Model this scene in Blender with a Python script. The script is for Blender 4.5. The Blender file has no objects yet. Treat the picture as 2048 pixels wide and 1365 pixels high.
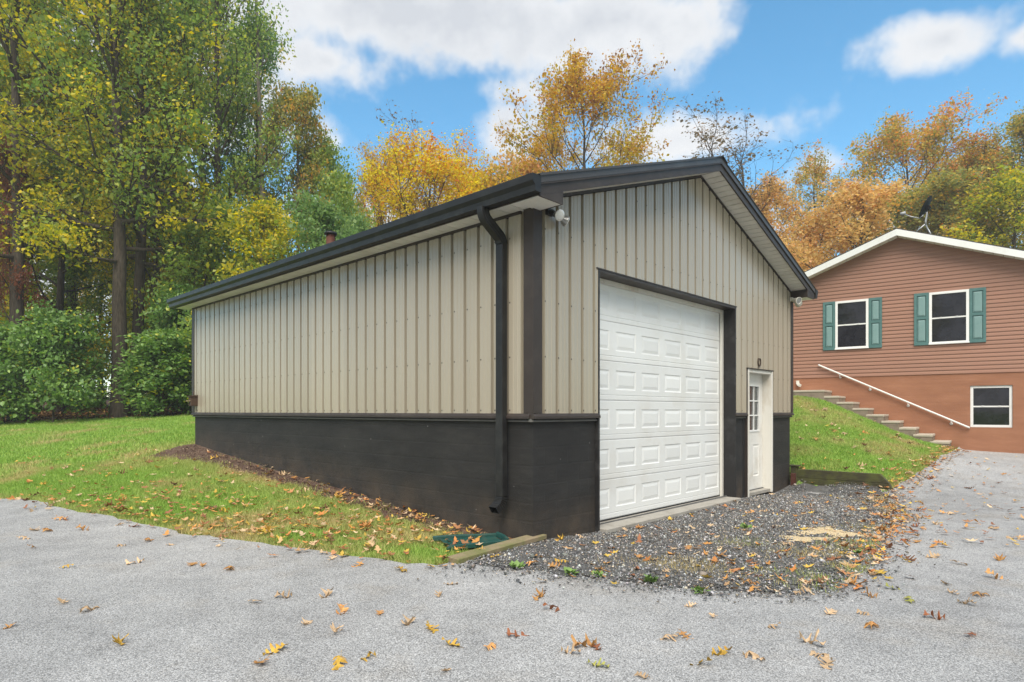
import bpy, bmesh, math, random
import numpy as np
from mathutils import Vector, Matrix
from mathutils.geometry import delaunay_2d_cdt

R = math.radians
random.seed(7)
SC = bpy.context.scene
COL = SC.collection

# ------------------------------------------------------------------ camera, sky, sun, exposure
EYE = 1.39
cam = bpy.data.cameras.new('camera')
cam.sensor_width = 36.0
cam.lens = 22.2
cam.shift_y = 0.0686
cam.clip_start = 0.05
cam.clip_end = 3000
camo = bpy.data.objects.new('camera', cam)
camo.location = (0, 0, EYE)
camo.rotation_euler = (R(90), 0, 0)
COL.objects.link(camo)
SC.camera = camo

SUN_EL, SUN_AZ = 54.0, 186.0        # azimuth measured clockwise from +Y (the view direction)
SUN_STRENGTH, SUN_ANGLE = 2.1, 45.0
SKY_STRENGTH = 0.10
HAZE = 0.0014
EXPOSURE = 1.27

class NT:
    """small helper to write node trees"""
    def __init__(s, tree):
        s.t = tree
    def __call__(s, typ, ins=None, **props):
        n = s.t.nodes.new(typ)
        for k, v in props.items():
            setattr(n, k, v)
        for k, v in (ins or {}).items():
            if isinstance(v, bpy.types.NodeSocket):
                s.t.links.new(v, n.inputs[k])
            else:
                n.inputs[k].default_value = v
        return n
    def link(s, a, b):
        s.t.links.new(a, b)
    def math(s, op, a, b=0.0, clamp=False):
        n = s('ShaderNodeMath', {0: a, 1: b}, operation=op, use_clamp=clamp)
        return n.outputs[0]
    def dot(s, a, b):
        return s('ShaderNodeVectorMath', {0: a, 1: b}, operation='DOT_PRODUCT').outputs['Value']
    def noise(s, vec, scale, detail=4, rough=0.55, out='Fac', dist=0.0):
        ins = {'Scale': scale, 'Detail': detail, 'Roughness': rough, 'Distortion': dist}
        if vec is not None:
            ins['Vector'] = vec
        return s('ShaderNodeTexNoise', ins).outputs[out]
    def ramp(s, fac, stops, interp='LINEAR'):
        n = s('ShaderNodeValToRGB', {0: fac})
        cr = n.color_ramp
        cr.interpolation = interp
        while len(cr.elements) < len(stops):
            cr.elements.new(0.5)
        for e, (p, c) in zip(cr.elements, stops):
            e.position = p
            if not isinstance(c, (tuple, list)):
                c = (c, c, c)
            e.color = (c[0], c[1], c[2], 1)
        return n.outputs[0]
    def mix(s, fac, a, b, blend='MIX'):
        n = s('ShaderNodeMix', data_type='RGBA', blend_type=blend)
        for k, v in ((0, fac), (6, a), (7, b)):
            if isinstance(v, bpy.types.NodeSocket):
                s.t.links.new(v, n.inputs[k])
            else:
                if k and len(v) == 3:
                    v = (v[0], v[1], v[2], 1)
                n.inputs[k].default_value = v
        return n.outputs[2]

def pixdir(px, py):
    v = Vector(((px - 1024) / 1264.0, 1.0, (823 - py) / 1264.0))
    return v.normalized()

def make_world():
    w = bpy.data.worlds.new('World')
    SC.world = w
    w.use_nodes = True
    w.node_tree.nodes.clear()
    N = NT(w.node_tree)
    sky = N('ShaderNodeTexSky', sky_type='NISHITA', sun_disc=False, sun_elevation=R(SUN_EL),
            sun_rotation=R(SUN_AZ), air_density=1.0, dust_density=0.3, ozone_density=3.0)
    co = N('ShaderNodeTexCoord').outputs['Generated']
    sp = N('ShaderNodeSeparateXYZ', {0: co})
    # broken cumulus: soft ellipses in the directions where the clouds stand, edges broken by noise
    n1 = N.noise(co, 5.0, 5, 0.6)
    n2 = N.noise(co, 22.0, 3, 0.6)
    nn = N.math('ADD', N.math('MULTIPLY', N.math('SUBTRACT', n1, 0.5), 1.9), N.math('MULTIPLY', N.math('SUBTRACT', n2, 0.5), 0.8))
    clouds = [  # px, py, half width px, half height px, weight
        (850, 30, 560, 105, 1.0), (650, 120, 190, 66, .8), (1230, 40, 210, 78, .8), (1350, 45, 120, 70, .55),
        (250, 150, 360, 240, 1.2), (90, 420, 420, 330, 1.2),
        (1880, 82, 135, 62, .85), (2060, 72, 60, 38, .6), (670, 285, 80, 45, .6), (1010, 268, 70, 58, .65),
        (1400, 272, 240, 50, .65), (1640, 330, 80, 42, .55), (1010, 180, 70, 28, .3),
        (850, 430, 900, 50, .45), (1700, 450, 700, 50, .45),
        (2500, -150, 260, 110, .9), (-700, -100, 600, 200, 1.0), (600, -700, 620, 260, 1.0), (1900, -520, 320, 150, .8)]
    dens = None
    for (px, py, hw, hh, wgt) in clouds:
        c = pixdir(px, py)
        rt = Vector((c.y, -c.x, 0)).normalized()
        upv = rt.cross(c).normalized()
        k = 1.0 / Vector(((px - 1024) / 1264.0, 1.0, (823 - py) / 1264.0)).length
        rot = Matrix((rt, c, upv)).transposed().to_euler()      # local x right, y outward, z up
        mp = N('ShaderNodeMapping', {0: co, 'Location': tuple(c), 'Rotation': tuple(rot), 'Scale': (hw * k / 1264.0, .7, hh * k / 1264.0)}, vector_type='TEXTURE').outputs[0]
        r = N('ShaderNodeVectorMath', {0: mp}, operation='LENGTH').outputs['Value']
        f = N('ShaderNodeMath', {0: r, 1: -wgt, 2: wgt}, operation='MULTIPLY_ADD').outputs[0]
        dens = f if dens is None else N('ShaderNodeMath', {0: dens, 1: f, 2: 0.18}, operation='SMOOTH_MAX').outputs[0]
    dens = N.math('MAXIMUM', dens, -1.5)
    # thicker cover, added to neutralise the light, over unseen sky behind and beside camera
    behind = N('ShaderNodeMapRange', {0: sp.outputs[1], 1: 0.35, 2: -0.05, 3: -1.5, 4: 0.62}).outputs[0]
    dens = N.math('MAXIMUM', dens, behind)
    dens = N.math('ADD', dens, nn)
    alpha = N('ShaderNodeMapRange', {0: dens, 1: -0.10, 2: 0.55}, interpolation_type='SMOOTHSTEP').outputs[0]
    alpha = N.math('MULTIPLY', alpha, 0.97)
    n3 = N.noise(co, 3.2, 2, 0.5)
    n4 = N.noise(co, 9.0, 4, 0.55)
    thick = N.math('ADD', N.math('MULTIPLY', dens, 0.55), N.math('ADD', N.math('MULTIPLY', n3, 0.9), N.math('MULTIPLY', n4, 0.5)))
    ccol = N.ramp(N.math('MULTIPLY', thick, .62), [(0.46, (4.15, 4.15, 4.15)), (0.62, (3.7, 3.76, 3.86)), (0.78, (2.95, 3.06, 3.25))])
    up = N('ShaderNodeMapRange', {0: sp.outputs[2], 1: 0.0, 2: 0.75}).outputs[0]
    blue = N('ShaderNodeHueSaturation', {'Hue': 0.482, 'Saturation': 1.2, 'Value': 1.0, 'Color': sky.outputs[0]}).outputs[0]
    colr = N.mix(alpha, blue, ccol)
    bg = N('ShaderNodeBackground', {0: colr, 1: SKY_STRENGTH})
    out = N('ShaderNodeOutputWorld', {0: bg.outputs[0]})
make_world()

sl = bpy.data.lights.new('sun', 'SUN')
sl.energy = SUN_STRENGTH
sl.angle = R(SUN_ANGLE)
sl.color = (1.0, 0.94, 0.85)
so = bpy.data.objects.new('sun', sl)
sd = Vector((math.sin(R(SUN_AZ)) * math.cos(R(SUN_EL)), math.cos(R(SUN_AZ)) * math.cos(R(SUN_EL)), math.sin(R(SUN_EL))))
so.rotation_euler = sd.to_track_quat('Z', 'Y').to_euler()
so.location = (0, -5, 30)
COL.objects.link(so)

SC.view_settings.view_transform = 'Standard'
SC.view_settings.look = 'None'
SC.view_settings.exposure = EXPOSURE
SC.view_settings.gamma = 1.0
SC.view_settings.use_curve_mapping = False
SC.cycles.max_bounces = 6
SC.cycles.diffuse_bounces = 3
SC.cycles.transparent_max_bounces = 8
SC.cycles.caustics_reflective = False
SC.cycles.caustics_refractive = False

# ------------------------------------------------------------------ helpers
def tag(o, label=None, cat=None, group=None, kind=None):
    if label: o['label'] = label
    if cat: o['category'] = cat
    if group: o['group'] = group
    if kind: o['kind'] = kind
    return o

def link_mesh(name, me, mat, parent=None, loc=None, rot=None):
    o = bpy.data.objects.new(name, me)
    COL.objects.link(o)
    if mat is not None and len(me.materials) == 0:
        me.materials.append(mat)
    if parent: o.parent = parent
    if loc: o.location = loc
    if rot: o.rotation_euler = rot
    return o

def empty(name, loc=(0, 0, 0), rz=0.0, parent=None):
    o = bpy.data.objects.new(name, None)
    o.empty_display_size = 0.2
    COL.objects.link(o)
    o.location = loc
    o.rotation_euler = (0, 0, rz)
    if parent: o.parent = parent
    return o

def npmesh(name, V, F, attr=None, smooth=False):
    """fast mesh from numpy: V (n,3), F (m,k); attr = dict name -> per-vertex float or colour"""
    me = bpy.data.meshes.new(name)
    V = np.ascontiguousarray(V, dtype=np.float32)
    F = np.ascontiguousarray(F, dtype=np.int32)
    n, m, k = len(V), len(F), F.shape[1]
    me.vertices.add(n); me.vertices.foreach_set('co', V.ravel())
    me.loops.add(m * k); me.loops.foreach_set('vertex_index', F.ravel())
    me.polygons.add(m)
    me.polygons.foreach_set('loop_start', np.arange(0, m * k, k, dtype=np.int32))
    me.polygons.foreach_set('loop_total', np.full(m, k, dtype=np.int32))
    if smooth:
        me.polygons.foreach_set('use_smooth', np.ones(m, dtype=bool))
    for an, av in (attr or {}).items():
        av = np.ascontiguousarray(av, dtype=np.float32)
        if av.ndim == 1:
            a = me.attributes.new(an, 'FLOAT', 'POINT'); a.data.foreach_set('value', av)
        else:
            a = me.attributes.new(an, 'FLOAT_COLOR', 'POINT'); a.data.foreach_set('color', av.ravel())
    me.update(calc_edges=True)
    return me

class MB:
    def __init__(s):
        s.v = []; s.f = []
    def add(s, vs, fs):
        b = len(s.v)
        s.v += [tuple(p) for p in vs]
        s.f += [tuple(i + b for i in f) for f in fs]
        return s
    def box(s, x0, x1, y0, y1, z0, z1):
        vs = [(x0, y0, z0), (x1, y0, z0), (x1, y1, z0), (x0, y1, z0), (x0, y0, z1), (x1, y0, z1), (x1, y1, z1), (x0, y1, z1)]
        fs = [(0, 3, 2, 1), (4, 5, 6, 7), (0, 1, 5, 4), (1, 2, 6, 5), (2, 3, 7, 6), (3, 0, 4, 7)]
        return s.add(vs, fs)
    def prism(s, pts, a, b, axis='y'):
        """closed 2-D outline extruded from a to b; axis y: pts are (x,z); axis x: (y,z); axis z: (x,y)"""
        n = len(pts)
        def P(p, t):
            return {'y': (p[0], t, p[1]), 'x': (t, p[0], p[1]), 'z': (p[0], p[1], t)}[axis]
        vs = [P(p, a) for p in pts] + [P(p, b) for p in pts]
        fs = [tuple(range(n)), tuple(range(2 * n - 1, n - 1, -1))]
        fs += [(i, i + n, (i + 1) % n + n, (i + 1) % n) for i in range(n)]
        return s.add(vs, fs)
    def sweep(s, path, sect, cap=True, ref=(0, 0, 1)):
        """sweep a closed 2-D section along a 3-D path"""
        path = [Vector(p) for p in path]
        n = len(sect); rings = []
        up = Vector(ref)
        for i, p in enumerate(path):
            if i == 0: d = path[1] - p
            elif i == len(path) - 1: d = p - path[i - 1]
            else: d = (path[i + 1] - p).normalized() + (p - path[i - 1]).normalized()
            d.normalize()
            sx = d.cross(up)
            if sx.length < 1e-4: sx = Vector((1, 0, 0))
            sx.normalize(); sy = sx.cross(d).normalized()
            k = 1.0
            if 0 < i < len(path) - 1:
                k = 1.0 / max(0.5, d.dot((p - path[i - 1]).normalized()))
            rings.append([p + sx * a + sy * (b * k) for a, b in sect])
        vs = [q for r in rings for q in r]
        fs = []
        for i in range(len(path) - 1):
            for j in range(n):
                a = i * n + j; b = i * n + (j + 1) % n
                fs.append((a, b, b + n, a + n))
        if cap:
            fs.append(tuple(reversed(range(n))))
            fs.append(tuple(range((len(path) - 1) * n, len(path) * n)))
        return s.add(vs, fs)
    def tube(s, path, r, n=10):
        return s.sweep(path, [(r * math.cos(2 * math.pi * i / n), r * math.sin(2 * math.pi * i / n)) for i in range(n)])
    def lathe(s, prof, n=20, M=None):
        """profile (r, z) turned around z"""
        vs = []; fs = []
        for r, z in prof:
            for i in range(n):
                a = 2 * math.pi * i / n
                p = Vector((r * math.cos(a), r * math.sin(a), z))
                vs.append(M @ p if M else p)
        for k in range(len(prof) - 1):
            for i in range(n):
                a = k * n + i; b = k * n + (i + 1) % n
                fs.append((a, b, b + n, a + n))
        return s.add(vs, fs)
    def mesh(s, name, smooth=False):
        me = bpy.data.meshes.new(name)
        me.from_pydata(s.v, [], s.f)
        bm = bmesh.new(); bm.from_mesh(me)
        bmesh.ops.recalc_face_normals(bm, faces=bm.faces)
        bm.to_mesh(me); bm.free()
        if smooth:
            me.polygons.foreach_set('use_smooth', np.ones(len(me.polygons), dtype=bool))
        me.update()
        return me
    def build(s, name, mat, parent=None, smooth=False, bevel=0.0, loc=None, rot=None):
        o = link_mesh(name, s.mesh(name, smooth), mat, parent, loc, rot)
        if bevel:
            m = o.modifiers.new('bevel', 'BEVEL'); m.width = bevel; m.segments = 2; m.limit_method = 'ANGLE'; m.angle_limit = R(40)
        return o

def smooth_by_angle(o, ang=35):
    me = o.data
    me.polygons.foreach_set('use_smooth', np.ones(len(me.polygons), dtype=bool))
    bm = bmesh.new(); bm.from_mesh(me)
    for e in bm.edges:
        if len(e.link_faces) == 2 and e.calc_face_angle(0) > R(ang):
            e.smooth = False
    bm.to_mesh(me); bm.free()
    return o

# ------------------------------------------------------------------ materials
MATS = {}
def newmat(name):
    m = bpy.data.materials.new(name)
    m.use_nodes = True
    m.node_tree.nodes.clear()
    N = NT(m.node_tree)
    b = N('ShaderNodeBsdfPrincipled')
    o = N('ShaderNodeOutputMaterial', {0: b.outputs[0]})
    MATS[name] = m
    return m, N, b, o

def simple(name, col, rough=0.5, spec=0.5, metal=0.0, var=0.12, scale=6.0, bump=0.0, bscale=60.0, dirt=None, coat=0.0, stretch=None):
    m, N, b, o = newmat(name)
    co = N('ShaderNodeTexCoord').outputs['Object']
    vec = co
    if stretch:
        vec = N('ShaderNodeMapping', {0: co, 'Scale': stretch}).outputs[0]
    n = N.noise(vec, scale, 6, 0.6)
    c = N.mix(n, tuple(x * (1 - var) for x in col), tuple(min(1, x * (1 + var)) for x in col))
    if dirt:
        dcol, amt, dsc = dirt
        dn = N.noise(vec, dsc, 6, 0.65)
        c = N.mix(N.ramp(dn, [(0.5, 0.0), (0.78, amt)]), c, dcol)
    rv = N('ShaderNodeMapRange', {0: N('ShaderNodeObjectInfo').outputs['Random'], 3: .955, 4: 1.045}).outputs[0]
    c = N('ShaderNodeHueSaturation', {'Value': rv, 'Color': c}).outputs[0]
    N.link(c, b.inputs['Base Color'])
    rn = N.noise(vec, scale * 2.3, 4)
    N.link(N('ShaderNodeMapRange', {0: rn, 3: max(0.02, rough - 0.08), 4: min(1, rough + 0.1)}).outputs[0], b.inputs['Roughness'])
    b.inputs['Specular IOR Level'].default_value = spec
    b.inputs['Metallic'].default_value = metal
    b.inputs['Coat Weight'].default_value = coat
    if bump:
        bn = N.noise(co, bscale, 6, 0.65)
        bp = N('ShaderNodeBump', {'Height': bn, 'Strength': bump, 'Distance': 0.01})
        N.link(bp.outputs[0], b.inputs['Normal'])
    return m

M_siding = simple('painted_steel_beige', (.37, .328, .255), .22, .6, var=.05, scale=3, dirt=((.29, .25, .185), .2, 1.3), stretch=(2.5, 2.5, .12))
M_trim = simple('dark_bronze_trim', (.043, .034, .029), .48, .3, var=.12, scale=3, dirt=((.09, .075, .06), .5, 3), bump=.01)
M_gutter = simple('black_gutter', (.018, .018, .018), .42, .3, var=.15, scale=3, dirt=((.06, .06, .055), .5, 4))
M_capgrey = simple('weathered_grey_sill', (.13, .125, .115), .6, .4, var=.2, scale=8, dirt=((.07, .06, .05), .7, 5))
M_soffit = simple('soffit_vinyl', (.74, .72, .67), .5, .4, var=.05, scale=2, dirt=((.42, .38, .30), .5, 2.5))
M_doorwhite = simple('door_white_steel', (.76, .775, .765), .42, .45, var=.025, scale=2, dirt=((.60, .57, .50), .55, 1.3), bump=.012, bscale=130)
M_whitewood = simple('white_painted_trim', (.70, .68, .62), .55, .4, var=.05, scale=5, dirt=((.42, .33, .22), .75, 3.0), stretch=(1, 1, .4))
M_blackjamb = simple('black_metal_jamb', (.022, .021, .021), .5, .3, var=.12, scale=4, dirt=((.10, .10, .10), .4, 5))
M_roof = simple('dark_steel_roof', (.10, .095, .09), .35, .5, var=.1, scale=2)
M_rakecap = simple('rake_cap_bronze', (.060, .056, .053), .38, .35, var=.1, scale=1.6, dirt=((.14, .13, .12), .5, 2.2))
M_concrete = simple('concrete', (.36, .34, .30), .85, .2, var=.2, scale=10, dirt=((.17, .15, .12), .8, 4), bump=.25, bscale=90)
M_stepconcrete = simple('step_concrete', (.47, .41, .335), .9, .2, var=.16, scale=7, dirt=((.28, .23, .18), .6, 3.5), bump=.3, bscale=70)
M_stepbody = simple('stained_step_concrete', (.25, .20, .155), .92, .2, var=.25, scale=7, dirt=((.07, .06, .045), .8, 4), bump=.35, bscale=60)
M_hsiding = simple('terracotta_vinyl_siding', (.33, .176, .122), .42, .4, var=.09, scale=1.5, dirt=((.33, .16, .11), .5, 1.2), stretch=(.4, 1, 1))
M_white = simple('white_vinyl', (.78, .78, .76), .45, .4, var=.03, scale=4, dirt=((.6, .57, .5), .4, 5))
M_shutter = simple('teal_shutter', (.075, .165, .158), .55, .4, var=.10, scale=5, dirt=((.12, .23, .22), .5, 6))
M_shutterpanel = simple('teal_shutter_panel', (.185, .30, .29), .55, .4, var=.12, scale=4, dirt=((.10, .22, .21), .6, 5))
M_shutterline = simple('teal_shutter_groove', (.03, .09, .085), .6, .3)
M_shingle = simple('roof_shingle', (.06, .055, .05), .9, .2, var=.3, scale=20, bump=.4)
M_fasciawhite = simple('white_fascia', (.74, .75, .73), .5, .4, var=.04, scale=2, dirt=((.55, .52, .45), .5, 2))
M_rail = simple('white_handrail', (.76, .75, .73), .4, .5, var=.04, scale=8, dirt=((.5, .4, .3), .4, 9))
M_galv = simple('galvanised_steel', (.42, .43, .44), .4, .5, metal=.6, var=.12, scale=20)
M_dish = simple('dark_dish', (.012, .012, .014), .7, .2, var=.15, scale=8)
M_greyplastic = simple('grey_plastic', (.40, .41, .42), .5, .4, var=.08)
M_green = simple('green_plastic', (.012, .062, .052), .45, .45, var=.25, scale=8, dirt=((.10, .10, .07), .55, 9))
M_lampglass = simple('frosted_lamp_glass', (.62, .62, .60), .12, .6, var=.15, scale=30, coat=.6)
M_lampgrey = simple('lamp_reflector_grey', (.33, .33, .32), .3, .5, metal=.5, var=.2, scale=20)
M_rubber = simple('black_socket', (.022, .022, .022), .55, .4)
M_cream = simple('cream_plastic', (.66, .64, .57), .45, .4, dirt=((.4, .37, .3), .4, 10))
M_iron = simple('rusty_iron', (.085, .06, .045), .75, .4, metal=.3, var=.4, scale=30, bump=.3)
M_rust = simple('rusty_vent', (.12, .045, .03), .75, .3, var=.35, scale=16, bump=.2)
M_boxbrown = simple('brown_box', (.085, .055, .038), .75, .3, var=.25, scale=12, bump=.2)
M_redbrick = simple('red_brick', (.085, .035, .025), .9, .2, var=.3, scale=14, bump=.5)
M_screw = simple('screw_head', (.06, .05, .04), .45, .5)
M_rubberseal = simple('rubber_seal', (.03, .03, .03), .7, .3)

def wood_mat(name, c0, c1, moss, mamt, sc=(1, 12, 12)):
    m, N, b, o = newmat(name)
    co = N('ShaderNodeTexCoord').outputs['Object']
    v = N('ShaderNodeMapping', {0: co, 'Scale': sc}).outputs[0]
    g = N.noise(v, 5, 8, 0.65, dist=.6)
    c = N.mix(g, c0, c1)
    mn = N.noise(co, 4.5, 6, 0.65)
    c = N.mix(N.ramp(mn, [(.42, 0), (.62, mamt)]), c, moss)
    N.link(c, b.inputs['Base Color'])
    b.inputs['Roughness'].default_value = .85
    bp = N('ShaderNodeBump', {'Height': g, 'Strength': .5, 'Distance': .006})
    N.link(bp.outputs[0], b.inputs['Normal'])
    return m
M_timber = wood_mat('weathered_timber', (.17, .13, .075), (.33, .26, .16), (.13, .15, .04), .75)
M_mossy = wood_mat('mossy_timber', (.022, .022, .012), (.075, .068, .03), (.09, .10, .022), .75)

def glass_mat():
    m, N, b, o = newmat('dark_window_glass')
    co = N('ShaderNodeTexCoord').outputs['Object']
    n = N.noise(co, 3.0, 5, .6)
    c = N.ramp(n, [(.35, (.006, .006, .008)), (.7, (.022, .022, .028))])
    N.link(c, b.inputs['Base Color'])
    b.inputs['Roughness'].default_value = .04
    b.inputs['Specular IOR Level'].default_value = .5
    bp = N('ShaderNodeBump', {'Height': N.noise(co, 2.0, 2), 'Strength': .04, 'Distance': .02})
    N.link(bp.outputs[0], b.inputs['Normal'])
    return m
M_glass = glass_mat()

def doorglass_mat():
    m, N, b, o = newmat('man_door_glass')
    co = N('ShaderNodeTexCoord').outputs['Object']
    n = N.noise(co, 5.0, 5, .6)
    c = N.ramp(n, [(.35, (.03, .035, .04)), (.6, (.07, .085, .085)), (.75, (.12, .14, .13))])
    N.link(c, b.inputs['Base Color'])
    b.inputs['Roughness'].default_value = .03
    b.inputs['Specular IOR Level'].default_value = .8
    return m
M_doorglass = doorglass_mat()

def masonry_mat():
    m, N, b, o = newmat('black_parged_masonry')
    co = N('ShaderNodeTexCoord').outputs['Object']
    v = N('ShaderNodeMapping', {0: co, 'Scale': (.7, .7, 2.6)}).outputs[0]
    n = N.noise(v, 1.8, 8, .7, dist=.15)
    c = N.ramp(n, [(.28, (.016, .0155, .015)), (.5, (.024, .023, .022)), (.75, (.040, .038, .035))])
    # brown splash of soil and chipped flecks
    n2 = N.noise(co, 2.2, 7, .7)
    z = N('ShaderNodeSeparateXYZ', {0: co}).outputs[2]
    gx = N('ShaderNodeSeparateXYZ', {0: co}).outputs[1]
    base = N.math('MULTIPLY', gx, .075)                       # the soil line climbs along the wall
    low = N('ShaderNodeMapRange', {0: N.math('SUBTRACT', z, base), 1: .48, 2: .0, 3: 0, 4: .8}).outputs[0]
    c = N.mix(N.math('MULTIPLY', N.ramp(n2, [(.35, 0), (.7, 1)]), low), c, (.10, .075, .052))
    vor = N('ShaderNodeTexVoronoi', {'Vector': co, 'Scale': 4.6, 'Randomness': 1.0}, feature='F1')
    fl = N.math('LESS_THAN', N.math('ADD', vor.outputs['Distance'], N.math('MULTIPLY', N.noise(co, 60, 2), .04)), .052)
    c = N.mix(N.math('MULTIPLY', fl, .8), c, (.30, .29, .27))
    N.link(c, b.inputs['Base Color'])
    b.inputs['Roughness'].default_value = .72
    b.inputs['Specular IOR Level'].default_value = .35
    sx_ = N('ShaderNodeSeparateXYZ', {0: co})
    uv = N('ShaderNodeCombineXYZ', {0: N.math('ADD', sx_.outputs[0], sx_.outputs[1]), 1: sx_.outputs[2]}).outputs[0]
    br = N('ShaderNodeTexBrick', {'Vector': uv, 'Scale': 1.0, 'Mortar Size': .014, 'Mortar Smooth': .6, 'Brick Width': .4, 'Row Height': .2, 'Color1': (1, 1, 1, 1), 'Color2': (1, 1, 1, 1), 'Mortar': (0, 0, 0, 1)})
    bn = N.math('ADD', N.math('ADD', N.noise(co, 110, 5, .7), N.math('MULTIPLY', N.noise(v, 3.0, 4), 1.2)), N.math('MULTIPLY', br.outputs['Color'], .22))
    bp = N('ShaderNodeBump', {'Height': bn, 'Strength': .4, 'Distance': .012})
    N.link(bp.outputs[0], b.inputs['Normal'])
    return m
M_masonry = masonry_mat()

def stucco_mat():
    m, N, b, o = newmat('terracotta_painted_masonry')
    co = N('ShaderNodeTexCoord').outputs['Object']
    v = N('ShaderNodeMapping', {0: co, 'Scale': (.7, 1, 3.0)}).outputs[0]
    n = N.noise(v, 1.4, 7, .65)
    c = N.ramp(n, [(.3, (.255, .108, .056)), (.55, (.32, .142, .076)), (.75, (.385, .18, .10))])
    N.link(c, b.inputs['Base Color'])
    b.inputs['Roughness'].default_value = .8
    br = N('ShaderNodeTexBrick', {'Vector': N('ShaderNodeMapping', {0: co, 'Rotation': (R(90), 0, 0)}).outputs[0], 'Scale': 1.0, 'Mortar Size': .012, 'Brick Width': .4, 'Row Height': .2,
                                  'Color1': (1, 1, 1, 1), 'Color2': (.95, .95, .95, 1), 'Mortar': (.2, .2, .2, 1)})
    bn = N.math('ADD', N.noise(co, 70, 5, .7), N.math('MULTIPLY', br.outputs['Color'], .25))
    bp = N('ShaderNodeBump', {'Height': bn, 'Strength': .35, 'Distance': .01})
    N.link(bp.outputs[0], b.inputs['Normal'])
    return m
M_stucco = stucco_mat()

def asphalt_mat():
    m, N, b, o = newmat('worn_grey_asphalt')
    co = N('ShaderNodeTexCoord').outputs['Object']
    big = N.noise(co, .35, 6, .6)
    mid = N.noise(co, 2.6, 6, .65)
    c = N.ramp(N.math('ADD', N.math('MULTIPLY', big, .55), N.math('MULTIPLY', mid, .45)),
               [(.28, (.30, .30, .298)), (.5, (.455, .453, .447)), (.72, (.59, .585, .575))])
    tan = N.noise(co, 1.1, 5, .65)
    c = N.mix(N.ramp(tan, [(.54, 0), (.76, .5)]), c, (.44, .385, .31))
    dk = N.noise(N('ShaderNodeMapping', {0: co, 'Location': (13, 5, 0)}).outputs[0], .8, 5, .7)
    c = N.mix(N.ramp(dk, [(.56, 0), (.78, .5)]), c, (.27, .262, .255))
    vo = N('ShaderNodeTexVoronoi', {'Vector': co, 'Scale': 125.0}, feature='F1')
    agg = N.ramp(vo.outputs['Color'], [(.0, .42), (.45, .92), (.8, 1.14), (1.0, 1.65)])
    c = N.mix(1.0, c, agg, 'MULTIPLY')
    gap = N.ramp(vo.outputs['Distance'], [(.25, 1.0), (.75, .52)])
    c = N.mix(1.0, c, gap, 'MULTIPLY')
    N.link(c, b.inputs['Base Color'])
    b.inputs['Roughness'].default_value = .82
    b.inputs['Specular IOR Level'].default_value = .3
    hgt = N.math('ADD', N.math('MULTIPLY', vo.outputs['Distance'], -1.0), N.math('MULTIPLY', N.noise(co, 30, 3), .5))
    bp = N('ShaderNodeBump', {'Height': hgt, 'Strength': .55, 'Distance': .006})
    N.link(bp.outputs[0], b.inputs['Normal'])
    return m
M_asphalt = asphalt_mat()

def ground_mat(name, stops, sc, sc2, rough=.95, bump=.6, bs=40):
    m, N, b, o = newmat(name)
    co = N('ShaderNodeTexCoord').outputs['Object']
    n = N.math('ADD', N.math('MULTIPLY', N.noise(co, sc, 6, .65), .5), N.math('MULTIPLY', N.noise(co, sc2, 5, .7), .5))
    N.link(N.ramp(n, stops), b.inputs['Base Color'])
    b.inputs['Roughness'].default_value = rough
    b.inputs['Specular IOR Level'].default_value = .15
    bp = N('ShaderNodeBump', {'Height': N.noise(co, bs, 6, .7), 'Strength': bump, 'Distance': .03})
    N.link(bp.outputs[0], b.inputs['Normal'])
    return m
M_lawn = ground_mat('lawn_turf', [(.36, (.11, .20, .034)), (.5, (.18, .29, .055)), (.60, (.28, .31, .08)), (.72, (.32, .25, .12))], .7, 14)
M_soil = ground_mat('mulch_soil', [(.35, (.06, .038, .028)), (.5, (.12, .078, .058)), (.68, (.21, .15, .11))], 3, 45, bs=70)
M_gravelbed = ground_mat('gravel_fines', [(.35, (.065, .065, .064)), (.55, (.13, .13, .126)), (.72, (.22, .22, .21))], 4, 90, bs=120)
M_woodfloor = ground_mat('woodland_floor', [(.35, (.05, .028, .016)), (.5, (.105, .058, .032)), (.66, (.18, .11, .06))], 2, 25, bs=30)
M_sand = ground_mat('pale_sand', [(.35, (.36, .28, .17)), (.6, (.52, .42, .27))], 3, 30, bs=90, bump=.3)

def attrcol_mat(name, rough=.7, trans=.25, spec=.3):
    m, N, b, o = newmat(name)
    at = N('ShaderNodeAttribute', attribute_name='col')
    N.link(at.outputs['Color'], b.inputs['Base Color'])
    b.inputs['Roughness'].default_value = rough
    b.inputs['Specular IOR Level'].default_value = spec
    if trans:
        tr = N('ShaderNodeBsdfTranslucent', {0: at.outputs['Color']})
        mx = N('ShaderNodeMixShader', {0: trans, 1: b.outputs[0], 2: tr.outputs[0]})
        N.link(mx.outputs[0], o.inputs[0])
    return m
M_grass = attrcol_mat('grass_blades', .6, .3, .3)
M_stone = attrcol_mat('gravel_stones', .75, 0, .35)
M_litter = attrcol_mat('litter_leaves', .7, .15, .25)

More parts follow.
